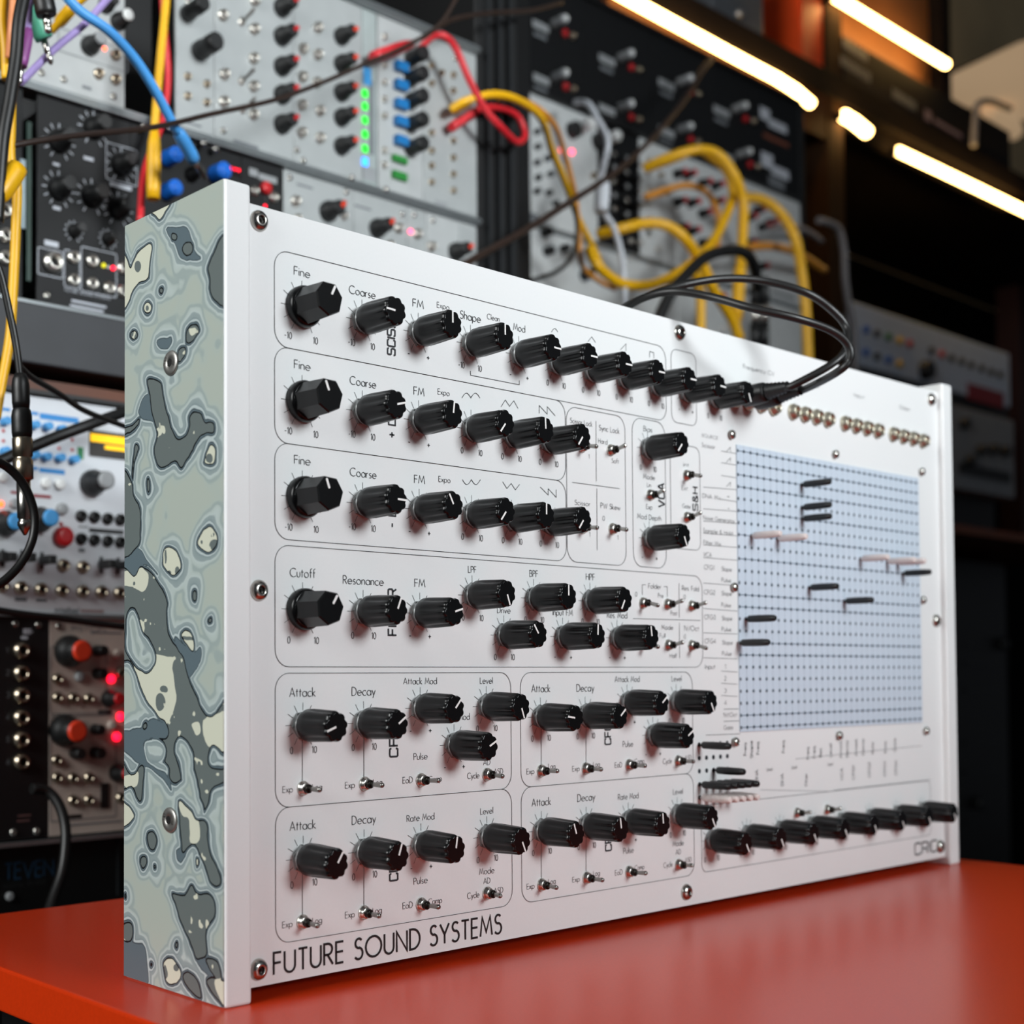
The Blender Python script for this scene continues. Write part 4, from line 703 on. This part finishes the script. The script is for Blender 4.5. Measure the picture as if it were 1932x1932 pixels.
module('white_knob_module', 'worn grey module with two white-capped knobs and red lights', Y2, 984, 1128, 300, Q2a, Q2b, SILV2,
  [('c',1078,247,9,8,None,0),('c',1094,241,6.5,16,WHTC,0,WHTC),('c',1126,268,9,8,None,0),('c',1143,264,6.5,16,WHTC,0,WHTC),('L',1059,283,2.6,led('coral_led', 'ff5a4a', 5)),('L',1078,287,2.6,led('rose_led', 'ff3a68', 5)),('R',1060,294,1066,303,SKYC,.6,'printed_label')]+[('c',u,v,3,6,None,0) for u, v in ((1010,250),(1011,278),(1010,308),(1012,336),(1030,300),(1035,330),(1010,362),(1032,365),(1045,385))]+[('G',1118,332,4),('s',996,390),('R',1000,400,1016,420,INKD,.3,'printed_label')])
its = []
for r in range(5):
    for c_ in range(3): its.append(('c',1146+24*c_,295+26*r+9*c_,4,9,CHROME if (r+c_) % 2 == 0 else GRYC,0))
module('key_module', 'black module crowded with silver-topped black knobs', Y2, 1129, 1206, 340, Q2a, Q2b, BPAN, its)
module('jack_column_module', 'grey module with a column of shiny ring jacks', Y2, 1207, 1262, 380, Q2a, Q2b, SILV2, [('J',1222,v,3.4) for v in (300,328,356,384,411,440)]+[('J',1206,387,4),('G',1246,330,3.4),('G',1246,360,3.4)])
zt = lambda X, Y: (1180+X/5.084, 240+Y/5.084)
for (u0, u1, pts, lab) in ((1263, 1392, ((540,430),(630,440),(780,520),(900,545),(540,700),(670,710),(780,810),(670,980),(780,1090),(900,700),(560,950)), 'grey module with rows of red-tipped black knobs behind a yellow loop'), (1393, 1510, ((1215,850),(1350,940),(1210,1100),(1330,1320),(1300,780),(1420,900)), 'grey module with few red-tipped knobs at the rack end')):
    module('knob_bank_module', lab, Y2, u0, u1-1, 400, Q2a, Q2b, SILV2, [('B',zt(*p)[0]-12,zt(*p)[1]+5,5.5,13,REDC,50) for p in pts]+([] if u0 > 1300 else [('s',zt(855,990)[0],zt(855,990)[1])]) + ([('J',zt(1570,870)[0],zt(1570,870)[1],3)] if u0 > 1300 else []))
module('ring_jack_module', 'lower grey module with a cluster of shiny ring jacks', Y2, 984, 1290, 500, Q3a, Q3b, SILV2, [('J',u,v,3.4) for u, v in ((1188,455),(1206,459),(1238,470),(1190,487),(1207,489),(1223,495),(1222,440))]+[('c',1026,440,5,9,None,0),('c',1030,475,5,9,None,0),('c',1060,470,4,9,None,0),('s',994,448),('c',1100,520,6,12,None,0),('c',1262,530,6,12,REDC,40)])
module('plug_panel_module', 'lower grey module with two upright silver plugs at the rack end', Y2, 1291, 1510, 560, Q3a, Q3b, SILV2, [('c',1310,545,5,10,REDC,0),('c',1352,560,5,10,REDC,0),('J',1365,620,4),('c',1445,590,4,8,REDC,0),('G',1330,560,4),('G',1380,575,4),('R',1455,545,1500,552,INKD,.3,'printed_label')])

# ------------------------------------------------------------------ cables
CB = {'yellow': mat('yellow_cable', 'e3ab0a', .42, noise=.05, nscale=40), 'blue': mat('blue_cable', '4d9fe6', .42, noise=.04, nscale=40), 'red': mat('red_cable', 'c8202a', .42, noise=.05, nscale=40), 'black': mat('black_cable', '131313', .42, noise=.1, nscale=40), 'brown': mat('brown_black_cable', '2a1d17', .45, noise=.15, nscale=40),
      'pink': mat('pink_red_cable', 'd8485a', .42, noise=.05, nscale=40), 'white': mat('white_cable', 'ccd0d6', .45, noise=.04, nscale=40), 'lilac': mat('lilac_cable', '9f8cc4', .45, noise=.05, nscale=40), 'green': mat('green_plug', '4fa285', .45, noise=.06), 'purple': mat('purple_plug', '8d4a8c', .45, noise=.06), 'orange': mat('orange_cable', 'd98a5a', .45, noise=.06), 'amber': mat('amber_cable', 'd08a2a', .45, noise=.06), 'grey': mat('grey_cable', '7d7a7c', .5, noise=.06)}
def W3(p): return onY(p[0], p[1], p[2])
def cable(col, label, pts, r=2.3, plug=None, tip=None, plugcol=None, group=None, relief=None):
    P3 = [W3(p) for p in pts]; t = thing('patch_cable', label, 'cable', group, P3[0]); o3 = -P3[0]
    mb = MB().tube(cat_rom(P3, 8), r/1000, 10); c = mb.obj('cord', CB[col], t, o3)
    for pg in (plug or []):
        a, b, rr = W3(pg[0]), W3(pg[1]), pg[2]/1000; n = 6; q = [a+(b-a)*i/n for i in range(n+1)]
        MB().tube(q, [rr*.62, rr*.9, rr, rr, rr, rr, rr*.92], 14).obj('plug', CB[plugcol or col], t, o3)
    for tp in (tip or []):
        a, b, rr = W3(tp[0]), W3(tp[1]), tp[2]/1000; d = b-a
        MB().tube([a, a+d*.55, a+d*.6, a+d*.66, a+d*.9, b], [rr, rr, rr*.75, rr, rr*.85, rr*.3], 12).obj('plug_tip', STEEL, t, o3)
    return t
cable('yellow', 'yellow patch cable hanging straight down with a fat yellow plug', [(316,-30,.30),(310,40,.30),(302,120,.30),(295,200,.30),(291,250,.30)], 2.6, [((291,247,.30),(289,376,.30),4.2)], plugcol='amber' if 0 else 'yellow')
cable('blue', 'sky blue patch cable arching down to its plug above the cheek', [(110,-25,.24),(150,20,.24),(205,58,.24),(255,112,.245),(295,175,.25),(325,232,.255),(337,252,.26)], 2.7, [((333,243,.258),(366,302,.27),3.9)], [((366,300,.27),(389,341,.28),1.7)])
cable('red', 'red patch cable hanging behind the yellow one', [(306,-20,.325),(311,60,.325),(317,130,.325),(314,190,.325),(303,240,.325),(283,290,.32),(270,340,.315),(264,420,.31)], 2.2)
cable('brown', 'long thin dark cable crossing the modules diagonally at the upper left', [(-20,283,.22),(60,268,.22),(150,255,.225),(290,240,.24),(400,215,.26),(520,188,.27),(610,155,.28),(690,120,.28),(770,85,.28),(830,45,.28),(870,-20,.28)], 1.5)
cable('brown', 'dark brown cable branching toward the top beside the case', [(800,70,.29),(850,38,.30),(920,25,.31),(1000,20,.33),(1060,5,.35)], 1.7)
cable('yellow', 'yellow patch cable running down the left border of the picture', [(22,150,.22),(21,230,.22),(20,300,.22),(32,345,.22),(30,430,.22),(24,560,.22),(18,640,.22),(2,730,.22),(-8,790,.22)], 2.4, [((-8,378,.212),(34,316,.212),5.2)])
cable('yellow', 'short yellow cable at the top left corner beside the orange one', [(8,-20,.24),(5,40,.24),(10,90,.24),(12,150,.24)], 2.6)
cable('orange', 'pale orange cable hanging at the top left corner', [(30,-20,.23),(27,20,.23),(24,60,.23),(20,110,.235)], 2.8)
cable('black', 'thick black cable curving down along the left border', [(48,-20,.21),(36,40,.21),(30,110,.21),(18,190,.21),(6,260,.21),(0,330,.21),(-6,420,.21)], 3.2)
cable('lilac', 'lilac cable slanting across the top left module', [(210,-10,.25),(160,45,.25),(100,95,.25),(40,155,.25)], 2.0)
cable('lilac', 'lilac cable dropping into the purple plug', [(56,-15,.235),(55,30,.235),(52,65,.235)], 1.8, [((54,55,.235),(40,125,.235),3.2)], [((40,122,.235),(36,160,.235),1.6)], plugcol='purple')
cable('green', 'green plug with two bare silver prongs at the upper left', [(48,-20,.245),(56,10,.245),(62,25,.245)], 2.6, [((60,20,.245),(84,74,.245),5)], [((82,72,.245),(97,122,.245),1.7)])
cable('black', 'black plug with silver neck at the top left', [(78,-40,.225),(82,-10,.225)], 3, [((78,-20,.225),(88,30,.225),5.4)], [((87,28,.225),(92,64,.225),2)])
cable('yellow', 'short yellow cable plugged into the top left module', [(170,-15,.27),(140,12,.28),(118,35,.29),(98,58,.30)], 2.2, [((140,10,.28),(112,42,.295),3.6)])
cable('black', 'thin black cable ending in a hanging headphone adapter', [(-15,480,.165),(2,520,.165),(18,590,.165),(30,650,.165),(38,712,.165)], 1.7, [((38,705,.165),(40,770,.165),4.0),((40,765,.165),(42,826,.165),4.6)])
ad = thing('jack_adapter', 'silver quarter-inch jack adapter hanging from black cable', 'adapter', loc=W3((42, 826, .165)))
a, b = W3((42,826,.165)), W3((44,906,.165)); d = b-a; o3 = -a
MB().tube([a, a+d*.02, a+d*.42, a+d*.45, a+d*.50, a+d*.53, a+d*.97, b], [.0042,.0045,.0045,.0039,.0039,.0045,.0045,.0034], 20).obj('knurled_sleeve', GOLD, ad, o3)
a, b = b, W3((47,1010,.165)); d = b-a
MB().tube([a, a+d*.68, a+d*.70, a+d*.74, a+d*.76, a+d*.82, a+d*.86, b], [.0031,.0031,.0026,.0026,.0031,.0031,.0026,.0006], 18).obj('shaft', STEEL, ad, o3)
cable('black', 'thick black cable rising to the right across the white module', [(-20,880,.27),(40,852,.27),(110,823,.27),(180,797,.27),(240,775,.275),(300,750,.28)], 3.2)
cable('black', 'thin black cable sloping down from the adapter plug to the right', [(36,690,.18),(60,712,.19),(110,742,.21),(160,775,.225),(240,806,.25),(290,822,.26)], 1.5)
cable('black', 'black loop of cable around the silver adapter tip', [(-20,868,.15),(12,880,.15),(45,915,.15),(64,965,.15),(62,1015,.15),(40,1062,.15),(5,1098,.15),(-25,1110,.15)], 1.9)
cable('black', 'black cable sagging below the white effects module', [(-25,1148,.29),(40,1158,.29),(110,1166,.29),(180,1176,.29),(260,1186,.29)], 2.0)
cable('black', 'thick black cable bending down in front of the bottom modules', [(60,1488,.30),(88,1492,.30),(112,1520,.295),(124,1570,.29),(118,1640,.285),(98,1700,.28),(80,1760,.27)], 3.0)
cable('red', 'red patch cable looping in front of the dark post', [(790,95,.335),(815,70,.325),(838,68,.32),(860,92,.32),(885,150,.32),(915,205,.32),(945,240,.32),(975,268,.328),(990,255,.334),(978,222,.336),(950,205,.334),(905,205,.33),(862,235,.335)], 2.6, [((778,82,.33),(702,108,.335),4.2),((905,206,.345),(852,240,.336),3.6)])
cable('yellow', 'yellow patch cable falling from the grey module past the post', [(850,208,.335),(880,190,.325),(930,178,.32),(980,190,.325),(1022,225,.345),(1040,280,.38),(1065,340,.40),(1090,410,.42),(1120,470,.43),(1135,505,.43)], 3.0, [((895,184,.325),(852,206,.336),3.8)])
cable('amber', 'amber patch cable running alongside the falling yellow cable', [(940,182,.332),(1000,196,.335),(1045,235,.36),(1065,290,.40),(1085,370,.41),(1092,440,.42),(1098,500,.42),(1130,530,.42),(1160,545,.42)], 2.4)
cable('brown', 'long dark cable rising from the panel edge to the light strip', [(840,520,.25),(900,485,.27),(990,435,.29),(1080,378,.31),(1160,325,.33),(1230,262,.36),(1290,190,.40),(1320,140,.42),(1345,108,.44)], 2.6)
cable('black', 'thin black cable curling down behind the panel near the post', [(1060,330,.42),(1085,400,.41),(1088,450,.40),(1075,490,.39),(1045,515,.38),(1000,530,.37)], 2.0)
cable('white', 'white patch cable twisting over the grey module', [(1085,192,.47),(1110,196,.45),(1130,230,.44),(1147,265,.43),(1140,310,.43),(1132,345,.42),(1140,400,.42),(1158,430,.42),(1172,480,.41),(1178,540,.40),(1180,600,.40)], 2.9, [((1138,338,.42),(1134,400,.42),7.0)])
cable('yellow', 'yellow cable arching high over the red-tipped knobs', [(1215,318,.46),(1255,300,.44),(1310,283,.42),(1352,290,.41),(1385,330,.40),(1402,380,.40),(1402,430,.40),(1399,480,.40),(1396,540,.40),(1388,610,.40)], 5.0, [((1305,285,.42),(1218,318,.46),5.0),((1397,492,.40),(1390,600,.40),6.2)])
cable('yellow', 'yellow cable swinging from the tall arch into the lower loop', [(1330,286,.43),(1370,320,.42),(1383,365,.415),(1368,410,.41),(1345,455,.41),(1312,490,.405),(1270,520,.40),(1225,538,.40),(1180,537,.40),(1150,522,.40),(1125,498,.40),(1112,470,.41)], 4.75)
cable('yellow', 'yellow cable with amber plug arching across the ring jacks', [(1128,442,.45),(1170,432,.43),(1215,422,.42),(1255,425,.41),(1290,448,.40),(1315,482,.40),(1330,510,.40),(1345,545,.40),(1380,600,.40),(1395,640,.40)], 5.25, [((1215,420,.42),(1128,444,.45),4.6)], plugcol='amber')
cable('yellow', 'yellow cable descending at the right end of the rack', [(1405,372,.44),(1440,378,.43),(1475,405,.42),(1500,450,.41),(1512,510,.41),(1520,580,.41),(1524,660,.41),(1526,720,.41)], 5.5)
cable('amber', 'thin amber cable arching over the middle red knobs', [(1215,372,.47),(1255,358,.46),(1300,350,.45),(1335,365,.45),(1352,395,.45),(1356,430,.45),(1352,470,.45)], 3.25, [((1272,355,.46),(1218,372,.47),4)])
cable('yellow', 'yellow cable dropping behind the panel below the loop', [(1300,505,.39),(1318,530,.39),(1322,570,.39),(1322,640,.39)], 4.5)
cable('amber', 'amber cable leaving the rack to the right', [(1410,466,.44),(1460,465,.44),(1510,480,.46),(1555,510,.48)], 4.25)
cable('grey', 'pale olive cable leaving the rack end to the right', [(1450,432,.46),(1500,428,.47),(1530,440,.48),(1550,455,.49)], 3.2)
cable('grey', 'grey cable hanging down beside the shelf post', [(1545,415,.5),(1580,430,.5),(1592,470,.5),(1594,520,.5),(1600,570,.5),(1610,630,.5),(1614,720,.5)], 4.4)
cable('black', 'thick black cable arching in front of the lower right rack', [(1238,612,.32),(1252,580,.32),(1268,550,.32),(1298,515,.32),(1337,482,.32),(1384,472,.32),(1412,482,.32),(1424,510,.33),(1430,545,.34)], 5.2)
for u, lab in ((1424, 'dark upright plug with silver body left of its twin'), (1441, 'bright silver upright plug behind the curving black cables')):
    t = thing('audio_plug', lab, 'plug', 'upright audio plugs', W3((u, 655, .40))); a, b = W3((u, 655, .40)), W3((u+1, 525, .40)); d = b-a
    MB().tube([a, a+d*.35], .0052, 14).obj('sleeve', BLACKP, t, -a); MB().tube([a+d*.35, a+d*.62], .0046, 14).obj('barrel', CHROME, t, -a); MB().tube([a+d*.62, b], .0052, 14).obj('sleeve', BLACKP, t, -a)
# the two cables patched into the synthesizer
def patch(i, label, pts):
    x = JX[i]; t = thing('patch_cable', label, 'cable', None, (x, -.004, .2402)); o3 = -Vector((x, -.004, .2402))
    p0 = Vector((x, -.0038, .2402)); ax = Vector((0, -1, .06)).normalized()
    MB().tube([p0, p0+ax*.002, p0+ax*.0035, p0+ax*.012, p0+ax*.0135], [.0036, .0050, .0052, .0048, .0040], 20).obj('plug', BLACKP, t, o3)
    n = 11; MB().tube([p0+ax*(.0135+.0105*k/n) for k in range(n+1)], [(.0042-.0016*k/n)*(1 if k % 2 else .80) for k in range(n+1)], 14).obj('strain_relief', BLACKP, t, o3)
    q = [p0+ax*.022, p0+ax*.027]+[W3(p) for p in pts]
    MB().tube(cat_rom(q, 10), .0018, 12).obj('cord', CB['black'], t, o3)
patch(0, 'upper black patch cable looping from the first jack over the panel', [(1568,688,-.044),(1597,657,-.047),(1598,620,-.044),(1570,585,-.040),(1520,552,-.034),(1440,530,-.02),(1360,526,-.008),(1280,540,.003),(1215,562,.015),(1165,590,.03),(1130,640,.045)])
patch(1, 'lower black patch cable looping from the second jack over the panel', [(1578,703,-.052),(1603,678,-.058),(1598,648,-.058),(1565,622,-.055),(1500,600,-.048),(1420,582,-.035),(1340,560,-.018),(1270,550,-.004),(1215,562,.010),(1175,588,.024),(1140,640,.04)])
# ------------------------------------------------------------------ shelving on the right
YS = .58
WOOD = mat('dark_stained_wood', '17100c', .8, noise=.25, nscale=14, spec=.12)
WOODL = mat('brown_plywood', '8a5a34', .55, noise=.2, nscale=9)
xp0, xp1 = onY(1563, 300, YS).x, onY(1592, 300, YS).x
zs1 = onY(1535, 178, YS).z+.002
sh = thing('shelf_unit', 'dark wooden shelf unit with warm light strips at the upper right', 'shelf')
XS0, XS1 = onY(1150, 0, YS).x, 2.35
MB().box((xp0, YS, FLOORZ), (xp1, YS+.075, 1.5), bev=.001).obj('post', mat('brown_post', '33200f', .8, noise=.2, nscale=14, spec=.12), sh)
MB().box((XS0, YS-.003, zs1+.006), (3.5, YS+.34, zs1+.040), bev=.001).obj('shelf_board', WOOD, sh)
zu = onY(1580, 0, YS).z+.0; 
xu = onY(1752, 60, YS+.03).x; MB().box((xp1+.001, YS+.03, zs1+.0405), (xu, YS+.042, 1.5)).obj('back_board', WOODL, sh); MB().box((xu+.0005, YS+.01, zs1+.105), (xu+.03, YS+.05, 1.5)).obj('upright', WOOD, sh)
zl = onY(1870, 1000, YS).z; xq_ = 2.6
MB().box((xp1+.001, YS-.002, zl-.012), (xq_, YS+.34, zl+.0), bev=.001).obj('shelf_board', mat('orange_brown_board', '7a3d1c', .45, noise=.15, nscale=12), sh)
MB().box((XS0, YS+.0015, zs1-.055), (xp0-.001, YS+.012, zs1+.0055)).obj('fascia', mat('fascia_wood', '3c2210', .75, noise=.2, nscale=12, spec=.15), sh)
xq0 = onY(1921, 500, YS).x
MB().box((xp1+.001, YS+.012, zs1-.020), (xq0-.001, YS+.022, zs1+.0055)).obj('fascia', WOOD, sh)
xq = onY(1921, 500, .80).x; MB().box((xq, .80, zl+.0005), (xq+.05, .845, zs1+.005), bev=.001).obj('post', mat('red_brown_post', '3a1812', .55, noise=.2, nscale=14), sh)
MB().box((xp1+.001, YS+.345, FLOORZ), (3.7, YS+.36, zs1+.0058)).obj('back_board', mat('void_black', '020202', .95, noise=.1, spec=.1), sh)  # near-black sheet paints the dark of the gap behind the shelf
LEDW = mat('warm_led', (1, .60, .20), .4, emit=18)
def strip(a, b, label, r=.0062, Y=YS-.012):
    p = [onY(u, v, Y) for u, v in a+b] if False else [onY(u, v, Y) for u, v in a]
    t = thing('led_strip', label, 'light', 'warm light strips', p[0])
    MB().tube(p, r, 10).obj('diffuser', LEDW, t, -p[0])
    for e in (p[0], p[-1]): MB().box((-.004, .002, -.004), (.004, .012, .006)).obj('clip', WOOD, t, e-p[0])
strip([(1150,-22),(1260,38),(1400,114),(1465,148),(1500,170),(1530,196)], [], 'long warm light strip under the shelf above the black modules')
strip([(1575,-6),(1680,58),(1785,122)], [], 'warm light strip under the upper shelf at the top right')
strip([(1592,218),(1612,230),(1636,250)], [], 'short warm light strip just right of the shelf post', r=.008)
strip([(1695,285),(1780,325),(1870,368),(1940,402)], [], 'warm light strip below the shelf at the right border')
# things on the shelf
zt1 = zs1+.0402
def boxthing(name, label, cat, u0, u1, v, z0, z1, y0, y1, m, bev=.002):
    x0, x1 = onY(u0, v, y0).x, onY(u1, v, y0).x; t = thing(name, label, cat, None, ((x0+x1)/2, (y0+y1)/2, z0)); o3 = -Vector(((x0+x1)/2, (y0+y1)/2, z0))
    MB().box((x0, y0, z0), (x1, y1, z1), bev=bev).obj('body', m, t, o3); return t, o3, x0, x1
t, o3, x0, x1 = boxthing('orange_box', 'bright orange box standing on the shelf beside the post', 'box', 1513, 1553, 80, zt1, zt1+.16, YS+.004, YS+.16, mat('orange_box_card', 'e84a10', .45, noise=.04))
mb = MB(); mb.ribbon([(x0+.02, zt1+.108), (x0+.026, zt1+.118), (x0+.03, zt1+.108)], .004, YS+.0036); mb.ribbon([(x0+.038, zt1+.108), (x0+.038, zt1+.118), (x0+.046, zt1+.118)], .004, YS+.0036); mb.obj('printed_mark', INKW, t, o3)
t, o3, x0, x1 = boxthing('grey_device', 'grey metal device on the shelf left of the orange box', 'device', 1345, 1440, 40, zt1, zt1+.10, YS+.004, YS+.15, mat('grey_metal_box', '6c7076', .4, .5, noise=.06))
MB().lathe([(.006, 0), (.006, .004), (.004, .006)], 14).obj('knob', CHROME, t, onY(1392, 28, YS+.004)+o3, OUT)
t, o3, x0, x1 = boxthing('black_audio_unit', 'black audio unit with pale lettering on the right shelf', 'audio unit', 1592, 1905, 200, zt1, zt1+.062, YS-.001, YS+.0285, mat('black_unit_box', '0d0c0e', .7, noise=.1, spec=.2))
mb = MB(); rnd = random.Random(4)
for (u0, v0, u1, v1) in ((1592,84,1638,122),(1588,118,1646,164),(1686,180,1730,214)):
    for k in range(5):
        f0 = k/5; a = onY(u0+(u1-u0)*f0, v0+(v1-v0)*f0*.8+6, YS-.0015); mb.ribbon([(a.x, a.z), (a.x, a.z+.014), (a.x+.009, a.z+.002), (a.x+.009, a.z+.015)], .0035, YS-.0015)
mb.obj('printed_lettering', mat('dim_white_print', '8c8e90', .6, noise=.05), t, o3, kind='stuff')
mb = MB(); a, b = onY(1745, 215, YS-.0015), onY(1815, 258, YS-.0015); mb.ribbon([(a.x, a.z), (a.x+.02, a.z)], .016, YS-.0015); mb.ribbon([(a.x+.03, a.z-.002), (b.x, b.z)], .007, YS-.0015); mb.obj('printed_badge', mat('mauve_print', '8a7886', .6, noise=.05), t, o3)
# lit beige wall section, dark cross bar and shade at the top right corner
wl2 = MB().box((1.75, .95, .9), (3.6, .97, 2.4)).obj('wall_right', mat('beige_wall', 'e2c898', .8, noise=.1, nscale=5)); wl2['kind'] = 'structure'
yw = 1.0
bar = thing('shelf_bracket', 'dark slanting bracket bar in front of the beige wall', 'bracket', None, onY(1772, 152, .86)); a, b = onY(1772, 152, .86), onY(1940, 84, .86)
MB().tube([a, (a+b)/2, b], .009, 4, smooth=False).obj('bar', WOOD, bar, -a); a2, b2 = onY(1762, -20, .86), onY(1763, 152, .86); MB().tube([a2, (a2+b2)/2, b2], .011, 4, smooth=False).obj('upright', WOOD, bar, -a)
shd = thing('lamp_shade', 'pale beige cone-shaped shade lying at the right border', 'lamp', None, onY(1850, 165, .76)); c0 = onY(1775, 168, .76); c1 = onY(1935, 152, .76)
MB().tube([c0, c0+(c1-c0)*.08, c1], [.012, .021, .075], 24).obj('shade', mat('beige_shade_glow', 'e0bd94', .6, emit=.42), shd, -onY(1850, 165, .76))  # mild glow added to brighten the shade and the beige corner
e0, e1 = onY(1868, 205, .75), onY(1915, 250, .75); MB().tube([e0, (e0+e1)/2, e1], [.018, .026, .016], 18).obj('base_disc', _M['beige_shade_glow'], shd, -onY(1850, 165, .76))
cable('grey', 'pale grey hook-shaped cable hanging by the beige shade', [(1905,205,.57),(1870,192,.566),(1846,196,.564),(1840,225,.564),(1837,275,.564)], 5.0)
# keyboards on the lower shelf
sy = thing('white_desktop_synth', 'white desktop synthesizer with coloured buttons behind the panel corner', 'synthesizer'); Yk = .60
x0, x1 = onY(1585, 600, Yk).x, onY(1905, 700, Yk).x; zt_ = onY(1640, 578, Yk).z; zm = onY(1820, 745, Yk).z
MB().box((x0, Yk, zm), (x1, Yk+.10, zt_), bev=.002).obj('body', mat('pale_blue_grey_case', 'c6d4e8', .45, noise=.04), sy)
for (u, v, m) in ((1632,622,BLUC),(1652,630,BLACKP),(1674,636,GRNC),(1695,643,YELC),(1714,649,REDC),(1631,665,BLUC),(1652,673,BLACKP),(1674,679,BLUC),(1695,687,YELC),(1755,662,BLACKP),(1775,669,REDC),(1793,676,BLACKP),(1812,682,BLACKP),(1830,689,BLACKP),(1850,695,BLACKP),(1868,702,BLACKP),(1884,707,BLACKP)): item(sy, Yk, ('b', u, v, 5.5, m))
item(sy, Yk, ('c', 1742, 699, 15, 14, None, 0)); item(sy, Yk, ('R', 1825, 722, 1893, 752, mat('dark_red_strip', '8a1c28', .5, noise=.05), 1, 'red_strip'))
ky = thing('grey_keyboard', 'grey keyboard unit with black knobs under the white desktop synth', 'keyboard'); zk1, zk0 = zm-.022, onY(1870, 935, Yk).z
MB().box((x0, Yk+.004, zk1), (x1, Yk+.12, zm-.0008), bev=.001).obj('gap_panel', CASE, ky)
MB().box((x0, Yk-.005, zk0), (x1, Yk+.16, zk1-.0005), bev=.002).obj('body', mat('dim_grey_case', '8d9094', .5, noise=.06), ky)
for u, v in ((1815,800),(1846,850),(1870,848),(1892,852),(1825,870)): item(ky, Yk-.005, ('c', u, v, 9, 12, None, 0))
item(ky, Yk-.005, ('R', 1808, 872, 1903, 892, BLACKP, 3, 'black_key_row'))
for yy in (Yk+.02, Yk+.09): MB().box((x0+.02, yy, zl+.0002), (x1-.02, yy+.02, zk0-.0002)).obj('foot', CASE, ky)
# black cabinet to the right of the desk
cb = thing('black_cabinet', 'black cabinet with dark gear at the right behind the desk', 'cabinet'); Yc = .70
x0, x1 = onY(1790, 1300, Yc).x, 2.28; z1_ = zl-.03
MB().box((x0, Yc, FLOORZ), (x1, Yc+.2, z1_), bev=.002).obj('body', mat('cabinet_black', '0b0b0b', .4, noise=.2, nscale=30), cb)
for v in (1215, 1250, 1300, 1400, 1455, 1550): 
    a = onY(1820, v, Yc); MB().box((a.x, Yc-.004, a.z-.004), (x1-.05, Yc-.0005, a.z)).obj('gear_edge', mat('gear_edge', '1b1d1e', .35, noise=.1), cb)
for u, v in ((1886,1215),(1842,1515)): MB().lathe([(.011, 0), (.011, .01), (.008, .014)], 14).obj('dial', mat('dim_dial', '2c2e2f', .4, .4, noise=.1), cb, onY(u, v, Yc), OUT)
